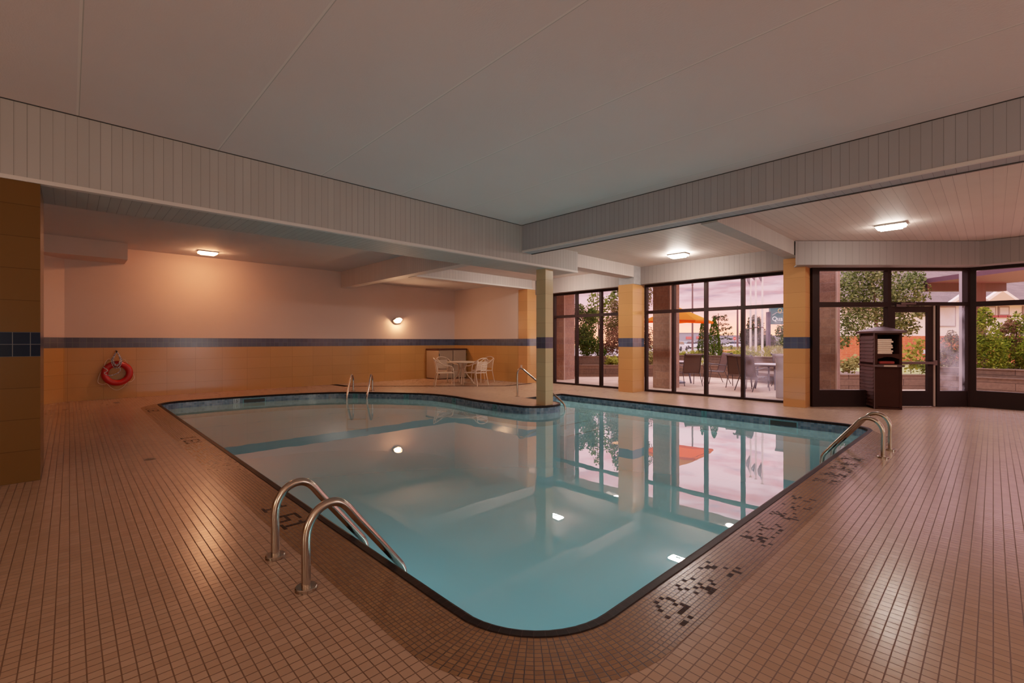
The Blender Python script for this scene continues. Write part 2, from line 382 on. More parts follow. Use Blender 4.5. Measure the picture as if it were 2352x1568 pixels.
area = .5*np.sum(LP[:, 0]*np.roll(LP[:, 1], -1) - np.roll(LP[:, 0], -1)*LP[:, 1])
if area < 0: nrm = -nrm
S = np.concatenate([[0], np.cumsum(sl)])
def off(i, d): return (LP[i % K][0] + nrm[i % K][0]*d, LP[i % K][1] + nrm[i % K][1]*d)

# deck with the pool cut out
bm = bmesh.new()
outer = [(-6.5, -6.5), (13.6, -6.5), (13.6, .30), (11.2, 2.72), (11.45, 2.9), (11.45, 14.6), (-6.5, 14.6)]
vo = [bm.verts.new((x, y, 0)) for x, y in outer]; vi = [bm.verts.new((*off(i, .03), 0)) for i in range(K)]
ed = [bm.edges.new((vo[i], vo[(i+1) % len(vo)])) for i in range(len(vo))] + [bm.edges.new((vi[i], vi[(i+1) % K])) for i in range(K)]
bmesh.ops.triangle_fill(bm, use_beauty=True, use_dissolve=False, edges=ed)
for f in bm.faces:
    if f.normal.z < 0: f.normal_flip()
me = bpy.data.meshes.new('floor'); bm.to_mesh(me); bm.free(); me.materials.append(M['deck'])
fo = bpy.data.objects.new('floor', me); C.objects.link(fo); struct(fo)

# tan mosaic border, tapering out at the far corners
def bw(i):
    x, y = LP[i % K]
    if x < 1.95 and y > 1.3:
        t = min(1, max(0, (12.72 - y)/.75)) if x < 1.6 else (0 if y > 6 else 1)
    elif y < 1.9: t = min(1, max(0, (9.0 - x)/.9))
    else: t = 0
    return .36*t*t*(3-2*t)
mb = MB(); rows = 6
for i in range(K):
    w0, w1 = bw(i), bw(i+1)
    if w0 < .052 and w1 < .052: continue
    for r in range(rows):
        a0, a1 = r/rows, (r+1)/rows
        d = [.045+max(0, w0-.045)*a0, .045+max(0, w0-.045)*a1, .045+max(0, w1-.045)*a1, .045+max(0, w1-.045)*a0]
        p = [(*off(i, d[0]), .0015), (*off(i, d[1]), .0015), (*off(i+1, d[2]), .0015), (*off(i+1, d[3]), .0015)]
        mb.quad(p, [(S[i], d[0]), (S[i], d[1]), (S[i+1], d[2]), (S[i+1], d[3])])
struct(mb.build('floor_border', M['border']))
# black bullnose coping
prof = [(.05, .0022), (.046, .006), (.008, .006), (-.006, .001), (-.009, -.010), (-.009, -.036), (0, -.038)]
mb = MB(); cum = [0]
for a, b in zip(prof, prof[1:]): cum.append(cum[-1]+math.dist(a, b))
for i in range(K):
    for r in range(len(prof)-1):
        p = [(*off(i, prof[r][0]), prof[r][1]), (*off(i+1, prof[r][0]), prof[r][1]), (*off(i+1, prof[r+1][0]), prof[r+1][1]), (*off(i, prof[r+1][0]), prof[r+1][1])]
        mb.quad(p, [(S[i], .002+cum[r]*.49), (S[i+1], .002+cum[r]*.49), (S[i+1], .002+cum[r+1]*.49), (S[i], .002+cum[r+1]*.49)])
o = mb.build('pool_coping', M['coping'], smooth=True); struct(o)
# tile band and basin
mb = MB()
for i in range(K): mb.quad([(*off(i, 0), -.03), (*off(i+1, 0), -.03), (*off(i+1, 0), -.42), (*off(i, 0), -.42)], [(S[i], .39), (S[i+1], .39), (S[i+1], 0), (S[i], 0)])
struct(mb.build('trim_1', M['poolband']))
mb = MB()
for i in range(K): mb.quad([(*off(i, .001), -.42), (*off(i+1, .001), -.42), (*off(i+1, .001), -1.6), (*off(i, .001), -1.6)])
basin = mb.build('pool_basin', M['pool']); struct(basin)
bm = bmesh.new(); vv = [bm.verts.new((*LP[i], -1.55)) for i in range(K)]; ee = [bm.edges.new((vv[i], vv[(i+1) % K])) for i in range(K)]
bmesh.ops.triangle_fill(bm, use_beauty=True, edges=ee); me = bpy.data.meshes.new('pool_bottom'); bm.to_mesh(me); bm.free(); me.materials.append(M['pool'])
pb = bpy.data.objects.new('pool_bottom', me); C.objects.link(pb); pb.parent = basin
bm = bmesh.new(); vv = [bm.verts.new((*LP[i], WZ)) for i in range(K)]; ee = [bm.edges.new((vv[i], vv[(i+1) % K])) for i in range(K)]
bmesh.ops.triangle_fill(bm, use_beauty=True, edges=ee)
for f in bm.faces:
    if f.normal.z < 0: f.normal_flip()
me = bpy.data.meshes.new('pool_water'); bm.to_mesh(me); bm.free(); me.materials.append(M['water'])
pw = bpy.data.objects.new('pool_water', me); C.objects.link(pw); struct(pw)
# entry steps in the bay behind the middle column, dark nosings
navy = simple('step_nosing', (.015, .03, .05), .4)
stp = MB(); ns = MB()
for k in range(4):
    y0 = 7.70 - .30*(k+1); z = -.20 - .17*k - .04
    stp.box(7.91, 9.14, y0, 7.70, -1.54, z); ns.box(7.95, 9.10, y0+.002, y0+.05, z+.001, z+.004)
so = stp.build('pool_steps', M['pool']); struct(so); ns.build('nosing', navy, so)

# ------------------------------------------------------------------ shell
def sbox(name, mat, *b, parent=None, bevel=0):
    o = MB().box(*b).build(name, mat, parent, bevel=bevel)
    return struct(o) if parent is None else o
ZC, ZB, ZP = 3.637, 3.35, 2.89
LZ = 14.38
sbox('wall_back', M['wall'], -.08, 10.95, LZ, LZ+.2, 0, 3.9)
mb = MB(); mb.prism([(-.08, LZ+.1), (-.08, LZ), (-1.6, LZ-1.55), (-1.75, LZ-1.45)], 0, 3.9); struct(mb.build('wall_corner', M['wall']))
sbox('wall_left', M['wall'], -6.7, -6.5, -6.5, 14.6, 0, 3.9)
sbox('wall_left_rear', M['wall'], -6.5, -1.6, 12.8, 13.0, 0, 3.9)
sbox('wall_near', M['plaster'], -6.7, 13.8, -6.7, -6.5, 0, 3.9)
sbox('wall_alcove', M['wall'], 10.72, 10.95, 10.86, LZ, 0, 3.9)
sbox('trim_2', M['wall'], 10.95, 11.5, 10.46, LZ, 0, 3.9)
# left duct box under the back ceiling
sbox('trim_3', M['plaster'], -1.4, .95, 13.55, LZ-.001, 3.2, 3.57)
# ceilings
sbox('ceiling', M['ceiling'], -6.7, 6.5, -6.7, 6.5, ZC, ZC+.1)
o = MB().prism([(6.5, -6.7), (13.8, -6.7), (13.8, .2), (11.45, 2.75), (11.45, 10.55), (6.5, 10.55)], ZB, ZB+.1).build('ceiling_bay', M['bay']); struct(o)
sbox('ceiling_back', M['backceil'], -6.7, 6.3, 7.2, 14.6, 3.57, 3.67)
sbox('ceiling_alcove', M['backceil'], 6.4, 11.5, 10.6, 14.6, 3.30, 3.40)
# beams clad in painted boards
def beam(name, mat, trim, *b):
    o = sbox(name, mat, *b); return o
beam('beam_main', M['planx'], 0, -6.7, 8.2, 6.43, 7.33, ZP, ZC+.05)
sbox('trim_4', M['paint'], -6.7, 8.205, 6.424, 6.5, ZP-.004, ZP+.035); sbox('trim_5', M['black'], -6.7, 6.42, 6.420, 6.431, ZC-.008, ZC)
beam('beam_bay', M['plany'], 0, 6.43, 6.71, -6.7, 6.425, 3.105, ZC+.05)
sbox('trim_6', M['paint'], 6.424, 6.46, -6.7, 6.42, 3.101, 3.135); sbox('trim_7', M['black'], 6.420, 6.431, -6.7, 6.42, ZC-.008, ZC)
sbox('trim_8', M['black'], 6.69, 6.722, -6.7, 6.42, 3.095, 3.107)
beam('beam_column', M['planx'], 0, 6.72, 11.02, 2.74, 2.98, 3.07, ZB+.01)
beam('beam_middle', M['fasciax'], 0, 8.205, 10.74, 6.56, 6.92, 3.05, ZB+.01)
beam('beam_back', plank('plank_back', 1, .0875, (.52, .48, .48)), 0, 6.24, 6.52, 7.34, LZ-.01, 3.06, 3.62)
beam('beam_alcove', M['fasciax'], 0, 6.52, 10.9, 10.42, 10.8, 3.05, ZB+.02)
sbox('trim_9', M['paint'], 6.53, 10.9, 10.405, 10.42, 3.045, 3.09)
# columns
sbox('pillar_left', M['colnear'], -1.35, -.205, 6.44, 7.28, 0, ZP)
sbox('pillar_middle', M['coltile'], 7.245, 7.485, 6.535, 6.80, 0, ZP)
sbox('pillar_window', M['column'], 10.72, 11.3, 6.58, 7.02, 0, 2.87)
sbox('pillar_door', M['column'], 10.78, 11.28, 2.64, 3.04, 0, 3.07)
sbox('pillar_alcove', M['column'], 10.71, 11.3, 10.45, 10.86, 0, 3.05)
sbox('trim_10', M['greywood'], 10.74, 11.3, 6.56, 7.02, 2.871, ZB)
# fascias above the windows
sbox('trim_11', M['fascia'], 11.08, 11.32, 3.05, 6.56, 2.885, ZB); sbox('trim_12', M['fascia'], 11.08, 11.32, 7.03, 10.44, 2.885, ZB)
sbox('wall_window', M['plaster'], 11.32, 11.5, 2.7, 14.6, 2.89, 3.6)
# bay fascia following the chamfer, with soffit
a = st(9.15, 5.62); b = st(9.15, 9.27); 
xr = b[0]
def slabpoly(name, mat, poly, z0, z1):
    o = MB().prism(poly, z0, z1).build(name, mat); return struct(o)
a2 = st(9.62, 5.75); b2 = (xr+.47, st(9.62, 9.5)[1])
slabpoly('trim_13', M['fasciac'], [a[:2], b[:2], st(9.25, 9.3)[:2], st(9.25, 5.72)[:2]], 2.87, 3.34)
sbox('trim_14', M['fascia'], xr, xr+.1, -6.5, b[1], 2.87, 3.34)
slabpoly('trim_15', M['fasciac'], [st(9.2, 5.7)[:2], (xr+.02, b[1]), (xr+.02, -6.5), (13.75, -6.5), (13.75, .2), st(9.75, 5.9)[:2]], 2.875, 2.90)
slabpoly('wall_bay', M['plaster'], [st(9.58, 5.9)[:2], (13.48, .36), (13.48, -6.5), (13.75, -6.5), (13.75, .3), st(9.78, 5.9)[:2]], 2.90, 3.45)

# ------------------------------------------------------------------ glazing
def glazing_y(name, y0, y1, mull, ztr=2.14, x=11.35):
    root = sempty(name, (x, y0, 0)); w = y1-y0; fr = MB(); t = .04
    fr.box(-.06, .06, 0, w, 0, .05); fr.box(-.06, .06, 0, w, 2.82, 2.89); fr.box(-.06, .06, 0, .06, .05, 2.82); fr.box(-.06, .06, w-.06, w, .05, 2.82)
    fr.box(-.055, .055, .06, w-.06, ztr-.042, ztr+.042)
    for m_ in mull: fr.box(-.058, .058, m_-y0-.036, m_-y0+.036, .05, 2.82)
    fr.build('frame', M['frame'], root)
    ys = [y0]+sorted(mull)+[y1]
    for a_, b_ in zip(ys, ys[1:]):
        for z0, z1 in ((.05, ztr-.04), (ztr+.04, 2.82)):
            MB().quad([(0, a_-y0+.03, z0), (0, b_-y0-.03, z0), (0, b_-y0-.03, z1), (0, a_-y0+.03, z1)]).build('pane', M['hazeglass'] if (a_ < 3.3 and z0 < 1) else M['glass'], root)
glazing_y('window_1', 7.03, 10.46, [8.02, 8.93, 9.84])
glazing_y('window_2', 3.05, 6.57, [4.04, 4.905, 5.75])
# chamfered bay: local u along r from r=6.2, local v toward outside
RB = math.atan2(-CF, SF)        # direction of +r
u0 = 6.20
PXM = 9.6/1060
def U(px): return (px-1176)*PXM - u0
def Zp(py): return 1.35 + (784-py)*PXM
root3 = sempty('window_3', st(9.6, u0), RB)
fr = MB(); D = .06
fr.box(U(1862), U(1878), -D, D, 0, Zp(612)); fr.box(U(1878), U(2034), -D, D, Zp(622), Zp(612)); fr.box(U(2034), U(2042), -D, D, Zp(704), Zp(612))
fr.box(U(1878), U(2034), -D, D, Zp(705), Zp(694)); fr.box(U(1878), U(2034), -D*.8, D*.8, 0, Zp(895)); fr.box(U(2034), U(2043), -D, D, 0, Zp(704))
fr.box(U(2042), U(2232), -D, D, Zp(622), Zp(612)); fr.box(U(2042), U(2218), -D, D, Zp(702), Zp(694)); fr.box(U(2146), U(2153), -D, D, 0, Zp(702))
fr.box(U(2153), U(2216), -D*.8, D*.8, 0, Zp(897)); fr.box(U(2216), U(2234), -D, D, 0, Zp(622))
fr.build('frame', M['frame'], root3)
def pane(rt, u0_, u1_, z0, z1, mat=None): MB().quad([(u0_, 0, z0), (u1_, 0, z0), (u1_, 0, z1), (u0_, 0, z1)]).build('pane', mat or M['glass'], rt)
pane(root3, U(1878), U(2034), Zp(694), Zp(622)); pane(root3, U(1878), U(2034), Zp(895), Zp(705)); pane(root3, U(2042), U(2216), Zp(694), Zp(622)); pane(root3, U(2153), U(2216), Zp(897), Zp(702), M['hazeglass'])
droot = sempty('door_1', st(9.6, u0), RB)
dl = MB(); t = .03
dl.box(U(2043)+.003, U(2053.5), -t, t, .01, Zp(703)); dl.box(U(2128), U(2140), -t, t, .01, Zp(703)); dl.box(U(2053.5), U(2128), -t, t, Zp(717), Zp(703)); dl.box(U(2053.5), U(2128), -t, t, .01, Zp(897))
dl.build('door_leaf', M['frame'], droot); pane(droot, U(2053.5), U(2128), Zp(897), Zp(717))
MB().box(U(2141), U(2145), -.035, .035, .01, Zp(702)).build('weather_strip', simple('pale_strip', (.42, .30, .25), .5), droot)
alu = simple('satin_aluminium', (.14, .11, .115), .35, metal=.9)
MB().box(U(2050), U(2138), -.11, -.07, Zp(835.5), Zp(830)).box(U(2050), U(2056), -.10, -.02, Zp(837), Zp(828)).box(U(2134), U(2143), -.10, -.02, Zp(838), Zp(827)).build('push_bar', alu, droot)
MB().box(U(2058), U(2092), -.13, -.065, Zp(700), Zp(696)).box(U(2050), U(2072), -.10, -.06, Zp(705), Zp(699)).build('door_closer', alu, droot)
# right-hand window, running on along -y
root4 = sempty('window_4', (13.50, .36, 0), -PI/2)      # local u -> -y
fr = MB(); W4 = 6.8
fr.box(0, .12, -D, D, 0, 2.9); fr.box(.12, W4, -D, D, 2.81, 2.9); fr.box(.12, W4, -D, D, 2.07, 2.17); fr.box(.12, W4, -D*.8, D*.8, 0, .34)
for k in range(1, 4): fr.box(k*1.7, k*1.7+.08, -D, D, .34, 2.81)
fr.build('frame', M['frame'], root4)
for k in range(4):
    ua, ub = (.12 if k == 0 else k*1.7+.08), min(W4, (k+1)*1.7)
    pane(root4, ua, ub, .34, 2.07); pane(root4, ua, ub, 2.17, 2.81)

# ------------------------------------------------------------------ lamps
def ceiling_lamp(loc, label, mat, rz=0, s=1.0):
    t = thing('ceiling_lamp', label, 'ceiling light', loc, rz, 'square ceiling lights')
    MB().box(-.21*s, .21*s, -.13*s, .13*s, -.03, 0).build('base', M['lamprim'], t)
    d = MB(); d.prism([(-.19*s, -.115*s), (.19*s, -.115*s), (.19*s, .115*s), (-.19*s, .115*s)], -.06, -.03)
    d.box(-.15*s, .15*s, -.085*s, .085*s, -.085, -.06); d.build('diffuser', mat, t, bevel=.006)
    MB().box(-.06*s, .06*s, -.03*s, .03*s, -.089, -.0855).build('clip', M['lamprim'], t)
    return t
LB = -PI/2
ceiling_lamp((10.04, 4.98, ZB), 'lit rectangular ceiling lamp above the four-light window', M['lampbright'], LB)
ceiling_lamp((10.13, 1.21, ZB), 'lit rectangular ceiling lamp over the deck before the glass door', M['lampglass'], LB)
ceiling_lamp((9.97, 8.6, ZB), 'lit rectangular ceiling lamp above the window next to the alcove', M['lampbright'], LB)
ceiling_lamp((2.46, 13.40, 3.57), 'warm glowing ceiling lamp close to the long back wall', M['lampwarm'], 0)
# unseen ceiling lamps behind the viewpoint, added as fill light
ceiling_lamp((10.1, -2.6, ZB), 'unseen rectangular ceiling lamp added over the deck past the door bay', M['lampglass'], LB)
fillm = simple('lamp_diffuser_fill', (.9, .8, .7), .5, emit=(1, .74, .55), es=12)
for x, y, w in ((-3.2, -2.2, 'left'), (2.0, -4.2, 'near'), (5.0, 1.2-4.0, 'bay')):
    ceiling_lamp((x, y, ZC), {'left': 'unseen ceiling fill lamp over the empty deck by the left wall', 'near': 'unseen ceiling fill lamp over the deck by the near wall', 'bay': 'unseen ceiling fill lamp beside the boarded beam near the near wall'}[w], fillm, 0, 1.6)
# oval bulkhead lamp on the back wall
t = thing('wall_lamp', 'oval bulkhead lamp glowing on the back wall above the blue band', 'wall lamp', (8.22, LZ, 2.07))
bm_ = MB(); bm_.lathe([(.17, -.0), (.17, .05), (.14, .07)], seg=28, sy=.62); o = bm_.build('backplate', M['lamprim'], t, smooth=True, rot=(PI/2, 0, 0))
gl = MB(); gl.lathe([(.12, .07), (.12, .10), (.09, .13), (.03, .145)], seg=24, sy=.55); gl.build('diffuser', M['lampwall'], t, smooth=True, rot=(PI/2, 0, 0))
hd = MB()
for k in range(12):
    a0, a1 = PI*k/12, PI*(k+1)/12
    hd.quad([(.175*math.cos(a0), -.02, .108*math.sin(a0)), (.175*math.cos(a1), -.02, .108*math.sin(a1)), (.13*math.cos(a1), -.16, .03+.07*math.sin(a1)), (.13*math.cos(a0), -.16, .03+.07*math.sin(a0))])
hd.build('hood', M['lamprim'], t)

# ------------------------------------------------------------------ pool ladders
RP = [(0, 0), (0, .16), (0, .29), (.022, .365), (.065, .418), (.12, .441), (.175, .436), (.225, .40), (.29, .315), (.42, .15), (.54, -.005), (.585, -.07), (.602, -.15), (.603, -.4), (.603, -1.0)]
def ladder(base_a, base_b, into, label):
    ax, ay = base_a; bx, by = base_b; t = thing('pool_ladder', label, 'pool ladder', ((ax+bx)/2, (ay+by)/2, 0), 0, 'steel pool ladders')
    cx, cy = (ax+bx)/2, (ay+by)/2
    for x, y in ((ax, ay), (bx, by)):
        path = [(x-cx+into[0]*u, y-cy+into[1]*u, z) for u, z in spline(RP, 5)]
        r = MB().tube(path, .0245, 14).build('rail', M['steel'], t, smooth=True)
        MB().lathe([(.057, 0.001), (.057, .017), (.053, .021), (.026, .0215)], (x-cx, y-cy, 0), 24).build('flange', M['steel'], r, smooth=True)
    for z in (-.42, -.68, -.94):
        p = [(ax-cx+into[0]*.603, ay-cy+into[1]*.603, z), (bx-cx+into[0]*.603, by-cy+into[1]*.603, z)]
        MB().tube(p, .03, 8, flat=.5).build('step', M['steel'], t)
    return t
ladder((.93, 3.11), (.93, 2.59), (1, 0), 'steel ladder rails on the near deck edge beside dark mosaic digits')
ladder((6.82, .885), (7.35, .885), (0, 1), 'steel ladder rails at the shallow corner before the towel cabinet')
dv = np.array((-.48, -.57)); dv /= np.linalg.norm(dv)
ladder((5.61, 12.13), (6.00, 11.79), tuple(dv), 'steel ladder rails at the far curve below the back wall')
# unseen lamps below the waterline, added to brighten the water
plm = simple('pool_fill_glass', (.8, .9, .9), .4, emit=(.60, .96, 1.0), es=56)
for x, y, rz, w in ((2.9, 1.322, 0, 'under the near edge by the corner'), (5.6, 1.322, 0, 'under the right-hand edge before the shallow ladder'), (1.412, 5.2, -PI/2, 'under the left-hand edge past the near ladder')):
    t = thing('pool_fill_lamp', 'round unseen underwater fill lamp ' + w, 'fill lamp', (x, y, -.75), rz, 'underwater fill lamps')
    MB().lathe([(.17, 0), (.17, .02), (.13, .03)], (0, 0, 0), 24).build('rim', M['steel'], t, rot=(-PI/2, 0, 0)); MB().lathe([(.125, .031), (.10, .045), (.03, .05)], (0, 0, 0), 24).build('lens', plm, t, rot=(-PI/2, 0, 0))
# single handrail beside the steps
t = thing('handrail', 'single bent steel handrail by the slim tiled column leading down the steps', 'handrail', (7.95, 8.10, 0))
hp = [(0, 0, 0), (0, 0, .30), (0, 0, .54), (0, -.03, .635), (0, -.10, .69), (0, -.19, .675), (0, -.30, .612), (0, -.6, .445), (0, -1.10, .19), (0, -1.42, .0), (0, -1.50, -.08), (0, -1.52, -.2), (0, -1.52, -.6)]
MB().tube(spline(hp, 5), .0225, 12).build('rail', M['steel'], t, smooth=True)
MB().lathe([(.055, .001), (.055, .012), (.026, .02)], (0, 0, 0), 20).build('flange', M['steel'], t, smooth=True)

# ------------------------------------------------------------------ text helpers
def text_mesh(s, size, depth=.002):
    cu = bpy.data.curves.new('glyphs', 'FONT'); cu.body = s; cu.size = size; cu.extrude = depth; cu.align_x = 'CENTER'; cu.align_y = 'CENTER'; cu.resolution_u = 3
    o = bpy.data.objects.new('glyphs', cu); C.objects.link(o); dg = bpy.context.evaluated_depsgraph_get()
    me = bpy.data.meshes.new_from_object(o.evaluated_get(dg)); bpy.data.objects.remove(o); bpy.data.curves.remove(cu); return me
def text_obj(name, s, size, mat, parent, loc, rot):
    me = text_mesh(s, size); me.materials.clear(); me.materials.append(mat)
    o = bpy.data.objects.new(name, me); C.objects.link(o); o.parent = parent; o.location = loc; o.rotation_euler = rot; return o
plate_m = simple('marker_plate', (.42, .50, .58), .3); ink = simple('marker_ink', (.01, .015, .03), .4); plate_t = simple('marker_plate_teal', (.06, .22, .27), .3)
def nearest(x, y): return int(np.argmin(np.sum((LP-np.array((x, y)))**2, 1)))
def marker(x, y, s, label, pm):
    i = nearest(x, y); n = -nrm[i]; p = (LP[i][0]+n[0]*.006, LP[i][1]+n[1]*.006, -.095)
    rz = math.atan2(n[1], n[0]) + PI/2
    t = thing('depth_marker', label, 'depth marker', p, rz, 'depth markers in the pool tile band')
    w = .068 if len(s) > 1 else .055
    MB().box(-w, w, -.003, .006, -.062, .058).build('plate', pm, t)
    text_obj('numerals', s, .135, ink, t, (0, -.005, 0), (PI/2, 0, 0)).scale = (.52, 1.0, 1)
marker(2.91, 12.74, '1.61', 'pale depth marker reading 1.61 left of the skimmer slot', plate_m)
marker(5.44, 11.82, '1.55', 'depth marker reading 1.55 between the far ladder rails', plate_t)
marker(6.40, 10.65, '1.53', 'teal depth marker reading 1.53 right of the far ladder', plate_t)
marker(6.84, 9.2, '1.52', 'teal depth marker reading 1.52 below the white chairs', plate_t)
marker(6.79, 7.6, '1.26', 'teal depth marker reading 1.26 left of the slim column', plate_t)
marker(9.15, 4.05, '1', 'depth marker reading 1 below the window side deck', plate_t)
def skimmer(x, y, w, label):
    i = nearest(x, y); n = -nrm[i]; p = (LP[i][0]+n[0]*.004, LP[i][1]+n[1]*.004, -.10)
    t = thing('skimmer_opening', label, 'pool skimmer', p, math.atan2(n[1], n[0])+PI/2)
    MB().box(-w/2, w/2, -.004, .004, -.05, .032).build('slot', M['black'], t)
    MB().box(-w/2-.02, w/2+.02, -.007, .003, .032, .045).box(-w/2-.02, -w/2, -.007, .003, -.06, .032).box(w/2, w/2+.02, -.007, .003, -.06, .032).build('surround', plate_t, t)
skimmer(3.35, 12.66, .46, 'black skimmer slot in the far pool tile band')
skimmer(9.15, 2.62, .42, 'black skimmer slot in the window side pool tile band')

# mosaic digits laid in the border: one cell = one small tile
FONT = {'1': ['.X.', 'XX.', '.X.', '.X.', '.X.', '.X.', 'XXX'], '6': ['XXXX', 'X...', 'X...', 'XXXX', 'X..X', 'X..X', 'XXXX'], '.': ['..', '..', '..', '..', '..', '.X', '..'], '5': ['XXXX', 'X...', 'X...', 'XXXX', '...X', '...X', 'XXXX']}
dark_t = simple('mosaic_dark', (.022, .011, .008), .7, spec=.15)
def mosaic(s, x_edge, y0, cell, label, name='mosaic_marking', xs=1.0):
    """read from the deck: tops toward the pool (+x), running toward -y"""
    c = 0; t = thing(name, label, 'floor lettering', (x_edge-.09, y0-.3, 0), 0, 'mosaic depth digits in the border')
    for ch in s:
        g = FONT[ch]; mb = MB()
        for r, row in enumerate(g):
            for k, q in enumerate(row):
                if q == 'X':
                    ya = y0 - (c+k)*cell*1.15; xa = x_edge - r*.0258*xs
                    xa -= x_edge-.09; ya -= y0-.3
                    mb.box(xa-.0258*xs+.0015, xa-.001, ya-cell*1.15+.0015, ya-.001, .0016, .0022)
        mb.build('point' if ch == '.' else 'digit', dark_t, t)
        c += len(g[0])+1
    return t
mosaic('1.61', 1.29, 4.08, .033, 'dark mosaic digits in the tan border beside the near ladder')
mosaic('1.61', 1.29, 7.85, .030, 'dark mosaic digits in the tan border near the small round drain')
mosaic('1.61', 1.27, 11.72, .034, 'faint mosaic digits at the far left corner of the pool')
# worn dark tiles scattered through the right-hand border
def scatter(x0, x1, dens, label, seed):
    rr = random.Random(seed); mb = MB()
    nx = int((x1-x0)/.0262)
    for i in range(nx):
        cl = .5+.5*math.sin(i*.55)
        for r in range(2, 10):
            if rr.random() < dens*cl: mb.box(x0+i*.0262+.001, x0+(i+1)*.0262-.001, 1.245-r*.0258+.001, 1.245-(r-1)*.0258-.001, .0016, .0021)
    return tag(mb.build('mosaic_tiles', dark_t), label, 'floor tiles', kind='stuff')
scatter(5.2, 6.6, .62, 'worn block of dark mosaic tiles in the border next to the shallow ladder', 3)
scatter(3.3, 4.6, .30, 'sparse dark mosaic tiles halfway along the right border', 5)
scatter(2.1, 2.9, .22, 'sparse dark mosaic tiles at the near corner of the right border', 9)

# drains in the deck
def drain(x, y, label, r=.055):
    t = thing('floor_drain', label, 'floor drain', (x, y, 0), 0, 'round drains in the deck')
    MB().lathe([(r, .0005), (r, .003), (r*.86, .0035)], (0, 0, 0), 20).build('ring', simple('bronze_ring', (.06, .035, .02), .4, metal=.6), t)
    g = MB()
    for k in range(-3, 4): h_ = math.sqrt(max(0, (r*.8)**2-(k*r*.22)**2)); g.box(k*r*.22-.003, k*r*.22+.003, -h_, h_, .0036, .005)
    g.build('grate', M['black'], t)
drain(.666, 6.70, 'small round bronze floor drain on the left deck')
drain(4.5, 13.2, 'small round floor drain by the back wall', .06); drain(.75, 13.4, 'small round floor drain below the life ring', .06)
tr = MB()
def strip(mb, a, b, w):
    a = Vector((*a, 0)); b = Vector((*b, 0)); d = (b-a).normalized(); n = Vector((-d.y, d.x, 0))*w/2
    p = [a-n, b-n, b+n, a+n]; mb.prism([(q.x, q.y) for q in p], .0005, .005)
strip(tr, (5.97, 14.3), (6.03, 13.42), .2); strip(tr, (6.03, 13.45), (9.55, 10.25), .11); strip(tr, (9.52, 10.25), (10.70, 10.28), .11)
tag(tr.build('trench_drain', simple('drain_grate', (.010, .006, .005), .9, spec=.05)), 'dark trench drain running round the alcove on the deck', 'floor drain')

# ------------------------------------------------------------------ life ring
t = thing('life_ring', 'red life ring with cream grab line hanging on the tiled back wall', 'life ring', (.815, LZ-.069, .60))
P = [(.225*math.cos(2*PI*i/40), 0, .225*math.sin(2*PI*i/40)) for i in range(40)]
MB().tube(P, .068, 16, closed=True).build('ring', M['red'], t, smooth=True)
gl = MB(); angs = [60, 135, 210, 245, 305, 320]
def loopline(a0, a1, sag, dx=0, dz=-.02):
    p0 = Vector((.29*math.cos(math.radians(a0)), 0, .29*math.sin(math.radians(a0)))); p1 = Vector((.29*math.cos(math.radians(a1)), 0, .29*math.sin(math.radians(a1))))
    mid = (p0+p1)/2; dirn = mid.normalized(); q = [tuple(p0)]
    for f_, k_ in ((.2, .62), (.5, 1.0), (.8, .62)): q.append(tuple(p0.lerp(p1, f_)+dirn*sag*k_+Vector((dx, 0, dz))*k_))
    q.append(tuple(p1)); return spline(q, 5)
for a0, a1, sg, dx, dz in ((50, -48, .10, .02, -.12), (-52, -130, .12, 0, -.05), (232, 142, .12, -.02, -.14), (142, 98, .06, 0, .05), (82, 50, .03, 0, .04)): gl.tube(loopline(a0, a1, sg, dx, dz), .007, 6)
gl.build('grab_line', M['rope'], t, smooth=True)
t2 = thing('rope_coil', 'flecked grey rope coiled over a black hook above the life ring', 'rope', (.80, LZ-.06, 1.06))
rr = random.Random(4); cb = MB()
for k in range(7):
    w = .075+rr.uniform(-.02, .02); hgt = .30+rr.uniform(-.06, .05); dy = -.045-.012*k*.6; 
    pts = [(0, dy, .04), (w*.6, dy-.01, -.04), (w, dy-.02, -hgt*.55), (w*.5, dy-.03, -hgt*.95), (0, dy-.03, -hgt), (-w*.55, dy-.03, -hgt*.93), (-w*1.05, dy-.02, -hgt*.5), (-w*.6, dy-.01, -.05)]
    cb.tube(spline(pts, 4, True), .0095, 6, closed=True)
cb.tube(spline([(.05, -.09, -.28), (.06, -.10, -.40), (-.02, -.11, -.47), (-.14, -.11, -.50), (-.22, -.11, -.44), (-.16, -.11, -.38), (-.24, -.10, -.30)], 6), .009, 6)
cb.build('coil', M['bluerope'], t2, smooth=True)
MB().tube([(0, .05, .07), (0, -.02, .06), (0, -.09, .03), (0, -.10, .07)], .014, 8).build('hook', M['black'], t2)

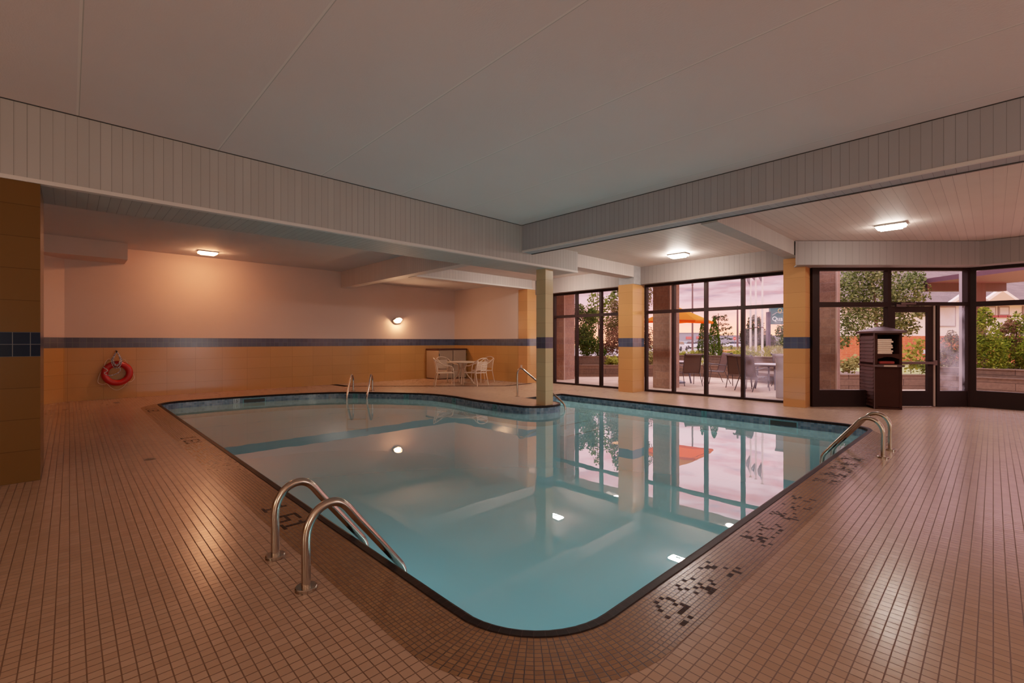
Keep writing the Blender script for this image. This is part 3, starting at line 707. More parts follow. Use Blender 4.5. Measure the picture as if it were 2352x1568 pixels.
# ------------------------------------------------------------------ alcove furniture
def chair_white():
    t = thing('patio_chair', 'x', 'chair', (0, 0, 0), 0, 'cream metal chairs round the table')
    W, Dp = .25, .24
    for sx in (-1, 1):
        # front leg runs up into the arm and back to the top
        MB().tube(spline([(sx*W*1.06, Dp*1.05, 0), (sx*W, Dp, .38), (sx*W, Dp*.85, .57)], 4), .013, 8).build('leg', M['white'], t, smooth=True)
        MB().tube(spline([(sx*W*1.02, -Dp*1.35, 0), (sx*W*.95, -Dp, .40)], 3), .013, 8).build('leg', M['white'], t, smooth=True)
        MB().tube(spline([(sx*W, Dp*.85, .57), (sx*W, Dp*.6, .60), (sx*W, 0, .61), (sx*W*.97, -Dp*.6, .68), (sx*W*.9, -Dp*1.3, .79)], 5), .014, 8).build('arm', M['white'], t, smooth=True)
    fb = MB(); fb.tube(spline([(-W*.95, -Dp, .40), (-W*.92, -Dp*1.2, .66), (-W*.85, -Dp*1.35, .79), (0, -Dp*1.45, .84), (W*.85, -Dp*1.35, .79), (W*.92, -Dp*1.2, .66), (W*.95, -Dp, .40)], 6), .013, 8)
    fb.build('back_frame', M['white'], t, smooth=True)
    sl = MB()
    for k in range(6): z = .49+k*.045; y = -Dp*(1.02+.3*(z-.40)/.4); sl.box(-W*.92, W*.92, y-.004, y+.004, z-.016, z+.016)
    sl.build('backrest', M['white'], t)
    se = MB()
    for k in range(9): y = -Dp*.9+k*Dp*1.85/8.6; se.box(-W*.97, W*.97, y-.02, y+.022, .385+.01*(k/8), .393+.01*(k/8))
    se.tube([(-W, Dp, .385), (W, Dp, .385)], .012, 6); se.tube([(-W*.95, -Dp, .385), (W*.95, -Dp, .385)], .012, 6); se.tube([(-W, Dp, .385), (-W*.95, -Dp, .385)], .012, 6); se.tube([(W, Dp, .385), (W*.95, -Dp, .385)], .012, 6)
    se.build('seat', M['white'], t)
    return t
ch = chair_white()
def face(dx, dy): return math.atan2(dy, dx) - PI/2
ch.location = (8.38, 11.74, 0); ch.rotation_euler.z = face(.80, -.45); ch['label'] = 'cream metal chair on the left of the table, its arm side showing'
dup(ch, (9.08, 11.12, 0), face(-.15, 1), 'cream metal chair with slatted back turned to the pool, right front of table')
dup(ch, (9.02, 12.45, 0), face(.1, -1), 'cream metal chair behind the table in front of the cabinet')
dup(ch, (9.93, 11.80, 0), face(-1, .05), 'cream metal chair on the far right of the table, mostly hidden')
t = thing('patio_table', 'round cream patio table between four metal chairs in the alcove', 'table', (9.12, 11.80, 0))
MB().lathe([(.50, .675), (.525, .685), (.525, .70), (.515, .705)], (0, 0, 0), 40).build('table_top', M['white'], t, smooth=True)
for k in range(4):
    a = PI/4+k*PI/2; c_, s_ = math.cos(a), math.sin(a)
    MB().tube(spline([(c_*.36, s_*.36, 0), (c_*.30, s_*.30, .10), (c_*.14, s_*.14, .30), (c_*.09, s_*.09, .48), (c_*.14, s_*.14, .675)], 5), .018, 8).build('leg', M['white'], t, smooth=True)
MB().lathe([(.10, .47), (.11, .48), (.10, .49)], (0, 0, 0), 16).build('leg_ring', M['white'], t)
# low cabinet
cream = simple('cabinet_cream', (.27, .18, .12), .5, var=.05, scale=3); brown = simple('cabinet_brown', (.035, .010, .007), .6, spec=.2)
t = thing('storage_cabinet', 'low two-door cabinet with brown lid in the alcove corner', 'cabinet', (9.43, 13.58, 0), 0)
CW, CD, CH = 1.22, .77, 1.04
MB().box(0, CW, 0, CD, .03, CH).build('carcass', cream, t); MB().box(-.03, CW+.03, -.03, CD+.02, CH, CH+.05).build('lid', brown, t, bevel=.01)
MB().box(.0, CW, .0, CD, 0, .03).build('base', brown, t)
for k in range(2):
    x0, x1 = (.015, CW/2-.015) if k == 0 else (CW/2+.015, CW-.015)
    d = MB().box(x0, x1, -.022, -.001, .06, CH-.02).build('door', cream, t)
    MB().box(x0+.05, x1-.05, -.030, -.022, .55, CH-.07).box(x0+.05, x1-.05, -.030, -.022, .12, .48).build('panel', cream, d, bevel=.004)
    hx = x0-.012 if k == 0 else x1+.002
    for z in (.16, .82): MB().box(hx, hx+.016, -.028, .004, z, z+.1).build('hinge', M['black'], d)
MB().box(CW/2-.012, CW/2+.012, -.012, .002, .06, CH-.02).build('stile', M['black'], t)
t = thing('wall_outlet', 'small white outlet cover low on the alcove column', 'outlet', (10.708, 10.72, .52))
MB().box(-.006, 0, -.04, .04, -.06, .06).build('plate', M['white'], t); MB().box(-.008, -.006, -.015, .015, -.03, .03).build('socket', M['lamprim'], t)

# ------------------------------------------------------------------ towel cabinet
tb = simple('resin_brown', (.060, .022, .021), .5, var=.1, scale=5); tbd = simple('resin_dark_brown', (.030, .0095, .0065), .7, spec=.08)
t = thing('towel_cabinet', 'brown louvred towel cabinet with hip roof before the glass door', 'cabinet', (11.63, 1.64, 0), math.radians(-59.5))
# local: x right along the front, -y is the front, body x 0..w
TWD, TD, TH_ = .46, .65, 1.52
body = MB(); body.box(0, .045, 0, TD, 0, TH_); body.box(TWD-.045, TWD, 0, .045, 0, TH_); body.box(TWD-.045, TWD, TD-.045, TD, 0, TH_); body.box(0, TWD, TD-.03, TD, .03, TH_)
body.box(TWD-.03, TWD, .03, TD, .03, TH_); body.box(0, TWD, 0, TD, 0, .04); body.box(0, TWD, 0, TD, .86, .90); body.box(0, TWD, 0, TD, TH_-.03, TH_); body.box(0, TWD, 0, .04, .82, .86)
body.build('carcass', tbd, t)
MB().box(.045, TWD-.045, .005, .035, .05, .85).build('door', tbd, t)
MB().box(.045, TWD-.045, .01, TD-.03, 1.06, 1.10).build('shelf', tbd, t)
arcm = MB(); 
for k in range(10):
    a0, a1 = k/10, (k+1)/10; x0 = .045+(TWD-.09)*a0; x1 = .045+(TWD-.09)*a1; z0 = 1.0+.045*math.sin(PI*a0); z1 = 1.0+.045*math.sin(PI*a1)
    arcm.quad([(x0, .004, z0), (x1, .004, z1), (x1, .004, 1.06), (x0, .004, 1.06)])
arcm.build('arch_rail', tbd, t)
side = MB()
for z0, z1, n in ((.05, .84, 11), (.93, 1.46, 7)):
    st_h = (z1-z0)/n
    for k in range(n):
        z = z0+k*st_h; side.quad([(-.020, .04, z), (-.020, TD-.04, z), (-.002, TD-.04, z+st_h), (-.002, .04, z+st_h)]); side.quad([(-.002, .04, z), (-.002, TD-.04, z), (-.020, TD-.04, z), (-.020, .04, z)])
side.box(-.012, 0, 0, .04, 0, TH_).box(-.012, 0, TD-.04, TD, 0, TH_)
side.build('louvre_side', tb, t)
MB().box(-.03, TWD+.03, -.03, TD+.02, .845, .885).build('belt', tb, t)
rf = MB(); e = .055; zr = TH_+.04
rf.box(-e, TWD+e, -e, TD+e, TH_, zr)
p = [(-e, -e, zr), (TWD+e, -e, zr), (TWD+e, TD+e, zr), (-e, TD+e, zr)]; q = [(TWD*.5-.07, TD*.5-.07, zr+.085), (TWD*.5+.07, TD*.5-.07, zr+.085), (TWD*.5+.07, TD*.5+.07, zr+.085), (TWD*.5-.07, TD*.5+.07, zr+.085)]
for i in range(4): j = (i+1) % 4; rf.quad([p[i], p[j], q[j], q[i]])
rf.quad(q); rf.build('roof', tb, t)
MB().box(TWD*.5-.06, TWD*.5+.06, TD*.5-.06, TD*.5+.06, zr+.0855, zr+.10).build('finial', tb, t)
MB().box(.14, .36, -.033, -.0305, .850, .880).build('label_strip', simple('beige_strip', (.50, .33, .25), .5), t)
# towels folded on the shelf, one object each
Rz = Matrix.Rotation(math.radians(-59.5), 4, 'Z')
towel = simple('towel_cream', (.74, .52, .40), .9, var=.06, scale=30)
proto = None
for k in range(8):
    mb = MB(); w = .26+.02*math.sin(k*2.3); h_ = .036; x0 = .055; z0 = 1.1005+k*.0375
    pr = [(x0, .02), (x0+w-.02, .02), (x0+w, .04), (x0+w, .30), (x0, .30)]
    mb.prism(pr, 0, h_)
    pl = Rz @ Vector((0, 0, 0)); o = mb.build('folded_towel', towel, bevel=.012)
    o.location = (11.63+.002*(k % 2), 1.64, z0); o.rotation_euler.z = math.radians(-59.5)
    nm = ['lowest', 'second from the bottom', 'third from the bottom', 'fourth from the bottom', 'fifth from the bottom', 'third from the top', 'second from the top', 'topmost'][k]
    tag(o, 'cream folded towel in the brown cabinet, %s of the stack' % nm, 'towel', 'towels stacked in the cabinet')
o = MB().box(.10, .36, .05, .3, 0, .055).build('folded_towel', simple('towel_red', (.25, .02, .015), .9), bevel=.015)
o.location = (11.63, 1.64, .9005); o.rotation_euler.z = math.radians(-59.5); tag(o, 'dark red folded towel in the lower open shelf of the brown cabinet', 'towel')

# ================================================================== outside
GZ = -.04
M['patio'] = stone_mat('patio_slab', (.60, .45, .38), (.54, .40, .34), (.36, .27, .23), .6, .6, .15)
M['stone'] = stone_mat('split_stone', (.34, .19, .135), (.25, .14, .105), (.30, .20, .17), .40, .205, .7)
M['timber'] = stone_mat('weathered_timber', (.155, .092, .060), (.095, .056, .036), (.02, .012, .008), 2.2, .19, .3)
M['soil'] = simple('mulch', (.10, .055, .035), .95, var=.4, scale=12)
def patio_mat():
    m, nt, out = newmat('patio_paving'); b = bsdf(nt, out, rough=.7, spec=.3); g, s = pos(nt)
    bt = N(nt, 'ShaderNodeTexBrick', offset=0.5, squash=1.0)
    for k, v in (('Scale', 1), ('Mortar Size', .006), ('Mortar Smooth', .2), ('Bias', 0), ('Brick Width', .6), ('Row Height', .3)): bt.inputs[k].default_value = v
    bt.inputs['Color1'].default_value = (.60, .42, .32, 1); bt.inputs['Color2'].default_value = (.50, .345, .26, 1); bt.inputs['Mortar'].default_value = (.34, .23, .17, 1)
    L(nt, g.outputs['Position'], bt.inputs['Vector']); f = noise(nt, g.outputs['Position'], 1.3, 5)
    L(nt, mixc(nt, .5, bt.outputs['Color'], ramp(nt, f, [(.35, (.62, .55, .5)), (.65, (1.05, 1, 1))]), 'MULTIPLY'), b.inputs['Base Color']); return m
struct(MB().box(11.0, 24, -8, 20, GZ-.2, GZ).build('patio', patio_mat()))
M['asphalt'] = simple('asphalt', (.30, .25, .25), .9, var=.15, scale=.5)
M['grass'] = simple('grass_ground', (.20, .21, .06), .95, var=.35, scale=3)
struct(MB().prism([st(20, -60)[:2], st(20, 70)[:2], st(180, 200)[:2], st(180, -200)[:2]], GZ-.25, GZ-.1).build('ground', M['grass']))
struct(MB().prism([st(30, -30)[:2], st(30, 21)[:2], st(95, 70)[:2], st(95, -60)[:2]], GZ-.1, GZ-.06).build('road', M['asphalt']))
# eaves over the patio, planked soffit
struct(MB().box(11.5, 13.85, 2.9, 16, 3.46, 3.75).build('roof_eaves', plank('plank_eaves', 1, .30, (.62, .50, .42), gw=.03)))
def soffit_lamp(loc, label):
    t = thing('soffit_lamp', label, 'outdoor light', loc, 0, 'lamps under the eaves')
    MB().lathe([(.17, 0), (.17, -.05), (.12, -.05)], (0, 0, 0), 20).build('rim', M['lamprim'], t); MB().lathe([(.12, -.051), (.11, -.07), (.05, -.08)], (0, 0, 0), 20).build('diffuser', M['lampglass'], t)
soffit_lamp((12.9, 8.5, 3.459), 'round lamp under the eaves outside the window by the alcove'); soffit_lamp((13.1, 5.0, 3.459), 'round lamp under the eaves outside the four-light window')
# stone piers
def pier(x0, x1, y0, y1, label):
    t = thing('stone_pier', label, 'stone pier', ((x0+x1)/2, (y0+y1)/2, GZ), 0, 'stone piers outside')
    w, d = (x1-x0)/2, (y1-y0)/2
    MB().box(-w, w, -d, d, 0, 3.49).build('shaft', M['stone'], t, bevel=.012)
    MB().box(-w-.012, -w+.02, -d-.012, -d+.02, 0, 3.48).build('corner_bead', simple('pale_bead', (.50, .33, .27), .7), t)
pier(12.72, 13.30, 6.56, 7.12, 'brown stone pier outside the four-light window'); pier(12.92, 13.52, 10.74, 11.25, 'brown stone pier outside the window beside the slim column'); pier(12.68, 13.02, 2.48, 3.02, 'brown stone pier outside the glass door')

# timber planters
def planter(name_label, pts, tiers):
    t = thing('timber_planter', name_label, 'planter', (*pts[0], GZ), 0, 'timber planters')
    x0, y0 = pts[0]
    for (z0, z1, back) in tiers:
        mb = MB()
        for a, b in zip(pts, pts[1:]):
            A = Vector((a[0]-x0, a[1]-y0)); B = Vector((b[0]-x0, b[1]-y0)); d = (B-A).normalized(); n = Vector((d.y, -d.x))
            if n.dot(Vector((x0, y0))+A) < 0: n = -n
            A2, B2 = A+n*back-d*.05, B+n*back+d*.05; q = [A2, B2, B2+n*.16, A2+n*.16]
            mb.prism([(p.x, p.y) for p in q], z0, z1); mb.prism([(p.x, p.y) for p in [A2-n*.02, B2-n*.02, B2+n*.18, A2+n*.18]], z1, z1+.03)
        mb.build('timber_wall', M['timber'], t)
        so = MB()
        for a, b in zip(pts, pts[1:]):
            A = Vector((a[0]-x0, a[1]-y0)); B = Vector((b[0]-x0, b[1]-y0)); d = (B-A).normalized(); n = Vector((d.y, -d.x))
            if n.dot(Vector((x0, y0))+A) < 0: n = -n
            q = [A+n*(back+.15), B+n*(back+.15), B+n*(back+3.0), A+n*(back+3.0)]; so.prism([(p.x, p.y) for p in q], z1-.12, z1-.05)
        so.build('soil', M['soil'], t)
planter('low weathered timber planter outside the window beside the alcove', [(11.6, 14.2), (14.51, 11.31), (17.0, 9.0)], [(0, .43, 0), (.43, .76, .75)])
planter('two-tier weathered timber planter behind the patio chairs', [(17.4, 9.0), (18.1, 8.1), (17.75, 6.3), (17.8, 5.0), (17.9, 4.4)], [(0, .43, 0), (.43, .80, .5)])
planter('timber planter outside the glass door', [(15.3, 3.75), (16.15, 3.07), (17.96, 1.34)], [(0, .40, 0)])
planter('timber planter below the evergreen shrubs on the right', [(17.96, 1.34), (17.6, -.6), (17.0, -2.6)], [(0, .40, 0), (.4, .62, .3)])

# ---------------------------------------------------------------- foliage
def leaves(n, sampler, size, up=.3, name='foliage', mat=None, parent=None, aspect=.55):
    """leaf quads scattered by sampler(n)->(n,3); local coordinates"""
    P = sampler(n); n = len(P)
    d = rng.normal(size=(n, 3)); d[:, 2] = d[:, 2]*.6 + up; d /= np.linalg.norm(d, axis=1)[:, None]
    r = rng.normal(size=(n, 3)); w = np.cross(d, r); w /= np.linalg.norm(w, axis=1)[:, None]
    s = size*rng.uniform(.6, 1.3, (n, 1)); h = s*aspect*.5
    V = np.stack([P - d*s*.5, P + w*h, P + d*s*.5, P - w*h], 1).reshape(-1, 3)
    me = bpy.data.meshes.new(name); me.vertices.add(4*n); me.vertices.foreach_set('co', V.ravel().astype(np.float32))
    me.loops.add(4*n); me.loops.foreach_set('vertex_index', np.arange(4*n, dtype=np.int32)); me.polygons.add(n)
    me.polygons.foreach_set('loop_start', np.arange(0, 4*n, 4, dtype=np.int32)); me.polygons.foreach_set('loop_total', np.full(n, 4, dtype=np.int32))
    me.update(); me.validate(); me.materials.append(mat); o = bpy.data.objects.new(name, me); C.objects.link(o)
    if parent is not None: o.parent = parent
    return o
def blobs(centres, surf=.75):
    cs = np.array(centres, float)     # x y z rx ry rz
    wt = (cs[:, 3]*cs[:, 4]*cs[:, 5])**.67; wt /= wt.sum()
    def f(n):
        i = rng.choice(len(cs), n, p=wt); v = rng.normal(size=(n, 3)); v /= np.linalg.norm(v, axis=1)[:, None]
        rad = surf + (1-surf)*rng.uniform(-1, 1, (n, 1)); return cs[i, :3] + v*cs[i, 3:]*rad
    return f
def cone(r, h, z0=0, p=.8):
    def f(n):
        t = rng.uniform(0, 1, n)**1.5; a = rng.uniform(0, 2*PI, n); rr_ = r*(1-t)**p*rng.uniform(.75, 1.08, n)*(1+.12*np.sin(a*5+t*9)); return np.stack([rr_*np.cos(a), rr_*np.sin(a), z0+t*h], 1)
    return f
G1 = leaf_mat('leaf_deep', (0.0124, 0.0279, 0.0074), (0.0527, 0.0992, 0.0124), (0.1364, 0.186, 0.0248)); G2 = leaf_mat('leaf_fresh', (0.062, 0.093, 0.0124), (0.1612, 0.2108, 0.031), (0.2604, 0.2728, 0.0744))
G3 = leaf_mat('leaf_olive', (0.0496, 0.0372, 0.0124), (0.1736, 0.1364, 0.0496), (0.279, 0.2232, 0.1054)); G4 = leaf_mat('leaf_bronze', (0.062, 0.0217, 0.0124), (0.1674, 0.0744, 0.0434), (0.2604, 0.1612, 0.0868))
G5 = leaf_mat('leaf_grey_green', (.022, .036, .011), (.115, .165, .045), (.38, .42, .20)); G6 = leaf_mat('needle_dark', (0.0186, 0.0248, 0.0124), (0.062, 0.0744, 0.031), (0.124, 0.124, 0.062))
G7 = leaf_mat('leaf_lime', (0.124, 0.1364, 0.0186), (0.279, 0.279, 0.0372), (0.403, 0.341, 0.0744)); G8 = leaf_mat('grass_blades', (0.124, 0.1116, 0.031), (0.279, 0.248, 0.0744), (0.3844, 0.3224, 0.124))
bark = wood_mat('bark', (.05, .03, .02), (.15, .095, .07))
def trunk(parent, path, r0, r1, name='trunk'):
    k = len(path); return MB().tube(path, [r0+(r1-r0)*i/(k-1) for i in range(k)], 8).build(name, bark, parent, smooth=True)
def plant(name, label, cat, d, px, z, group=None):
    return thing(name, label, cat, st(d, (px-1176)/1060*d, z), 0, group)
# evergreen and shrubs outside the first window
t = plant('evergreen_shrub', 'dense dark green evergreen shrub outside the window beside the slim column', 'shrub', 19.6, 1349, .40)
leaves(9500, blobs([(0, 0, 1.5, .42, .42, .62), (.1, -.1, 2.1, .34, .34, .42), (-.1, 0, 1.0, .40, .4, .5), (.25, -.25, .75, .33, .33, .42), (-.25, .25, 2.2, .30, .30, .42), (.45, -.45, .45, .2, .2, .28), (-.1, 0, .55, .3, .3, .35), (-.3, .3, 1.2, .3, .3, .5)], .68), .085, .3, 'foliage', G1, t); trunk(t, [(0, 0, -.05), (.05, .03, .7), (0, 0, 1.6)], .06, .03)
t = plant('leafy_tree', 'sparse yellow-green tree rising above the evergreen shrub', 'tree', 21.5, 1372, .3)
leaves(900, blobs([(-.1, .1, 3.0, .35, .35, .45), (.25, -.25, 2.75, .4, .4, .5), (.0, .0, 3.55, .2, .2, .28), (.5, -.5, 3.05, .26, .26, .35), (0, 0, 2.2, .6, .6, .5)], .7), .12, -.2, 'foliage', G2, t, .75); trunk(t, [(0, 0, 0), (.1, 0, 1.5), (0, .0, 2.6), (0, 0, 3.5)], .045, .008)
t = plant('olive_shrub', 'tall olive and tan shrub behind the window column', 'shrub', 21.0, 1425, .3)
leaves(9000, blobs([(0, 0, 1.9, .6, .6, .8), (.5, -.5, 2.2, .55, .55, .9), (-.3, .3, 1.6, .4, .4, .6), (.75, -.75, 3.1, .45, .45, .7), (-.15, .15, 2.6, .3, .3, .4)], .65), .09, .1, 'foliage', G3, t)
leaves(260, blobs([(-.05, .05, 3.5, .35, .35, .45)], .7), .14, 0, 'foliage', G5, t, .75); trunk(t, [(0, 0, 0), (0, .1, 1.2), (.3, -.3, 2.6)], .06, .02)
t = plant('bronze_shrub', 'reddish bronze shrub low outside the window column', 'shrub', 20.0, 1418, .4)
leaves(5200, blobs([(0, 0, .9, .55, .55, .75), (.55, -.55, .8, .5, .5, .7), (-.3, .3, .7, .35, .35, .5), (.9, -.9, .9, .4, .4, .8)], .62), .085, .1, 'foliage', G4, t)
t = plant('perennial_plant', 'low lime green plant at the edge of the alcove-side planter', 'plant', 18.9, 1404, .40)
leaves(420, blobs([(0, 0, .18, .35, .35, .22), (.35, -.3, .22, .3, .3, .2)], .6), .13, .4, 'foliage', G7, t)
t = plant('perennial_plant', 'dry straw-coloured plant left of the stone pier', 'plant', 18.7, 1492, .40)
leaves(420, blobs([(0, 0, .3, .3, .3, .38)], .6), .12, .4, 'foliage', G8, t)
# behind the second window
for px, d, r, h, lab in ((1613, 19.3, .21, 1.55, 'narrow cone-shaped evergreen, the left of the two behind the patio chairs'), (1640, 19.0, .33, 1.62, 'wider cone-shaped evergreen, right of its narrow twin behind the chairs')):
    t = plant('conical_evergreen', lab, 'evergreen', d, px, .68, 'cone-shaped evergreens'); leaves(3800 if r > .3 else 2400, cone(r, h, 0, .62), .065, .7, 'foliage', G1 if r < .3 else leaf_mat('leaf_cypress', (0.0124, 0.031, 0.0062), (0.0558, 0.0992, 0.0093), (0.124, 0.1674, 0.0186)), t, .5); trunk(t, [(0, 0, 0), (0, 0, h*.8)], .03, .01)
t = plant('hedge', 'low lime green hedge in the upper planter behind the chairs', 'hedge', 19.4, 1618, .72)
leaves(1500, blobs([(-.2, .2, .12, .4, .4, .16), (-.7, .7, .05, .35, .35, .14), (.9, -.9, .10, .5, .5, .18), (1.4, -1.3, .12, .4, .4, .15)], .7), .09, .4, 'foliage', G7, t)
t = plant('spreading_pine', 'open-branched pine behind the wider cone evergreen', 'tree', 27, 1650, 0)
tb_ = [(-.5, .5, 1.2, 2.5), (.55, -.55, 2.6, 2.65), (.6, -.6, 2.0, 2.05), (.7, -.7, 1.5, 1.45), (.3, -.3, 3.0, 3.05), (-.2, .2, 2.9, 2.9)]
cs = []
for k in range(11):
    z = .55+k*.23+rr.uniform(-.09, .09); l = (1.0-.045*k)*rr.uniform(.75, 1.15); dr = rr.uniform(-.10, .12)
    for j in range(5):
        f_ = (j+.6)/5; cs.append((l*f_*SF, -l*f_*CF, z+dr*f_+rr.uniform(-.05, .05), .13, .13, rr.uniform(.06, .13)))
        if rr.random() < .7: cs.append((-l*f_*SF*.6, l*f_*CF*.6, z+rr.uniform(-.06, .06), .15, .15, .09))
leaves(2600, blobs(cs, .6), .10, .2, 'foliage', G6, t, .4); trunk(t, [(0, 0, 0), (0, 0, 3.0)], .07, .02)
t = plant('conifer_tree', 'dark round-topped conifer behind the three flagpoles', 'tree', 44, 1734, 0)
leaves(5000, blobs([(0, 0, 1.6, 1.2, 1.2, 1.3), (0, 0, 2.9, .75, .75, 1.0), (.9, -.9, 1.2, .7, .7, .9), (-.6, .6, 1.8, .6, .6, .9)], .75), .22, .2, 'foliage', G6, t, .5); trunk(t, [(0, 0, 0), (0, 0, 3.3)], .15, .04)
t = plant('broadleaf_tree', 'broadleaf tree hanging over the sign behind the tiled door column', 'tree', 40, 1812, 0)
leaves(3600, blobs([(0, 0, 1.2, 1.0, 1.0, 1.0), (.5, -.5, 2.8, 1.2, 1.2, 1.2), (-.55, .55, 2.2, .4, .4, .6), (-.2, .2, .5, .9, .9, .6)], .75), .22, 0, 'foliage', G5, t); trunk(t, [(0, 0, 0), (.2, -.2, 3)], .15, .05)
# meadow grass in front of the flagpoles
def strip_s(d0, d1, p0, p1, z0, h):
    def f(n):
        d = rng.uniform(d0, d1, n); p = rng.uniform(p0, p1, n); r = (p-1176)/1060*d; z = z0 + rng.uniform(0, 1, n)**1.5*h; return np.stack([d*CF+r*SF, d*SF-r*CF, z], 1)
    return f
o = leaves(5200, strip_s(20.5, 27, 1655, 1800, .25, .85), .20, 1.6, 'meadow_grass', G8, None, .12); o['kind'] = 'stuff'; o['label'] = 'tall dry meadow grass beyond the patio planter'; o['category'] = 'grass'
o = leaves(1700, strip_s(20.5, 24, 1560, 1700, .3, .6), .20, 1.6, 'meadow_grass', G7, None, .14); o['kind'] = 'stuff'; o['label'] = 'green grass tufts behind the cone evergreens'; o['category'] = 'grass'
# beyond the door and right window
t = plant('maple_tree', 'large grey-green tree filling the upper panes beside the glass door', 'tree', 20.0, 2010, .0)
leaves(13500, blobs([(0, 0, 3.2, 1.0, 1.0, 1.0), (-.9, .9, 3.5, .8, .8, .9), (.9, -.9, 3.4, .9, .9, .9), (-.6, .6, 2.2, .8, .8, .8), (.5, -.5, 2.35, .8, .8, .6), (-.1, .1, 4.4, 1.2, 1.2, .8), (.9, -.9, 1.95, .55, .55, .45), (-.25, .25, 1.35, .38, .38, .4), (1.2, -1.2, 4.0, .5, .5, .5), (1.35, -1.35, 2.6, .3, .3, .3), (-1.0, 1.0, 1.4, .4, .4, .4)], .68), .105, -.1, 'foliage', G5, t, .75)
trunk(t, [(0, 0, 0), (.05, -.05, 1.4), (0, 0, 3.0), (-.1, .1, 4.4)], .09, .03); trunk(t, [(.05, -.05, 1.6), (.5, -.5, 2.6), (.9, -.9, 3.3)], .05, .02, 'branch')
for px, d, n_, mt, lab in ((2092, 14.3, 240, G7, 'young shrub with orange-green leaves behind the door pane'), (1948, 14.4, 300, G8, 'rusty low perennial left of the towel cabinet outside'), (2118, 14.3, 160, G2, 'broad-leaved green plant low behind the door handle side')):
    t = plant('young_shrub', lab, 'plant', d, px, .35, 'young plants in the door planter'); h = 1.0 if mt is G7 else .5
    leaves(n_, blobs([(0, 0, h*.5, .3, .3, h*.5), (.15, -.15, h*.85, .2, .2, h*.3)], .6), .12, .1, 'foliage', mt, t, .7); trunk(t, [(0, 0, 0), (.02, 0, h*.5), (.08, -.06, h)], .01, .004, 'stem')
EV = [(2262, 13.7, 1.8, .50, 'tall bright green evergreen shrub left in the right-hand window'), (2335, 14.0, 1.65, .62, 'evergreen shrub with brown patch at the right edge of the right-hand window'), (2395, 13.4, 1.65, .6, 'evergreen shrub beyond the right edge of the right-hand window'), (2185, 15.2, 1.2, .42, 'olive evergreen shrub behind the narrow side pane of the door')]
EG = leaf_mat('leaf_thuja', (.022, .045, .006), (.16, .22, .015), (.36, .36, .05))
for k, (px, d, h, r, lab) in enumerate(EV):
    t = plant('evergreen_shrub', lab, 'shrub', d, px, .36, 'evergreens in the right-hand planter')
    cs = [(0, 0, h*.35, r, r, h*.35), (0, 0, h*.7, r*.75, r*.75, h*.32), (0, 0, h*.95, r*.4, r*.4, h*.2), (r*.5*SF, -r*.5*CF, h*.4, r*.6, r*.6, h*.25), (-r*.5*SF, r*.5*CF, h*.45, r*.55, r*.55, h*.25), (r*.7*SF, -r*.7*CF, h*.15, r*.4, r*.4, h*.16)]
    leaves(5200 if k < 3 else 2600, blobs(cs, .8), .085, .5, 'foliage', EG if k != 3 else G3, t, .5); trunk(t, [(0, 0, 0), (0, 0, h*.8)], .05, .02)
    if k == 1: leaves(600, blobs([(-r*.35*SF, r*.35*CF, h*.85, .25, .25, .3), (-.3, .0, h*.55, .2, .2, .3)], .7), .09, .3, 'brown_foliage', G4, t, .5)

# ---------------------------------------------------------------- patio furniture
sling = simple('sling_brown', (.065, .032, .020), .75, var=.2, scale=60); fdk = simple('chair_frame_dark', (.022, .013, .013), .45); tblue = simple('table_slate', (.10, .10, .14), .45); tgrey = simple('table_top_grey', (.42, .38, .43), .35)
def sling_chair():
    t = thing('sling_chair', 'x', 'chair', (0, 0, 0), 0, 'brown sling patio chairs')
    W = .25; prof = [(.24, .42), (.10, .405), (-.10, .39), (-.20, .40), (-.25, .50), (-.31, .72), (-.37, .94), (-.41, 1.0), (-.46, 1.01), (-.50, .97)]
    pr = spline([(0, a, b) for a, b in prof], 4); mb = MB()
    for p, q in zip(pr, pr[1:]):
        for dz in (0,): mb.quad([(-W, p[1], p[2]), (W, p[1], p[2]), (W, q[1], q[2]), (-W, q[1], q[2])])
    mb.build('sling', sling, t, smooth=True)
    for sx in (-1, 1):
        MB().tube([(sx*(W+.012), p[1], p[2]) for p in pr], .014, 8).build('side_rail', fdk, t, smooth=True)
        MB().tube(spline([(sx*(W+.03), .30, 0), (sx*(W+.02), .25, .25), (sx*(W+.02), .22, .42), (sx*(W+.03), .27, .58), (sx*(W+.03), .20, .645), (sx*(W+.03), .0, .64), (sx*(W+.02), -.27, .60)], 5), .013, 8).build('leg', fdk, t, smooth=True)
        MB().tube(spline([(sx*(W+.03), -.42, 0), (sx*(W+.02), -.30, .25), (sx*(W+.015), -.22, .42)], 4), .013, 8).build('leg', fdk, t, smooth=True)
    MB().tube([(-W, -.19, .37), (W, -.19, .37)], .011, 6).tube([(-W, .20, .39), (W, .20, .39)], .011, 6).build('stretcher', fdk, t)
    return t
sc_ = sling_chair(); sc_.location = (14.30, 6.75, GZ)
sc_.rotation_euler.z = face(CF, SF); sc_['label'] = 'brown sling chair seen straight from behind, right of the stone pier'
dup(sc_, (15.55, 6.45, GZ), face(-SF, CF), 'brown sling chair in side view facing left, before the timber planter')
dup(sc_, (14.75, 5.35, GZ), face(.98, .1), 'brown sling chair turned away, next to the third window bar')
dup(sc_, (13.98, 4.70, GZ), face(SF*.8+.3, -CF+.4), 'brown sling chair behind the hazy pane left of the grey table')
dup(sc_, (15.60, 4.30, GZ), face(-CF, -SF+.2), 'brown sling chair on the far side of the grey table')
dup(sc_, (13.35, 8.40, GZ), face(.9, .6), 'brown sling chair left of the stone pier, mostly hidden')
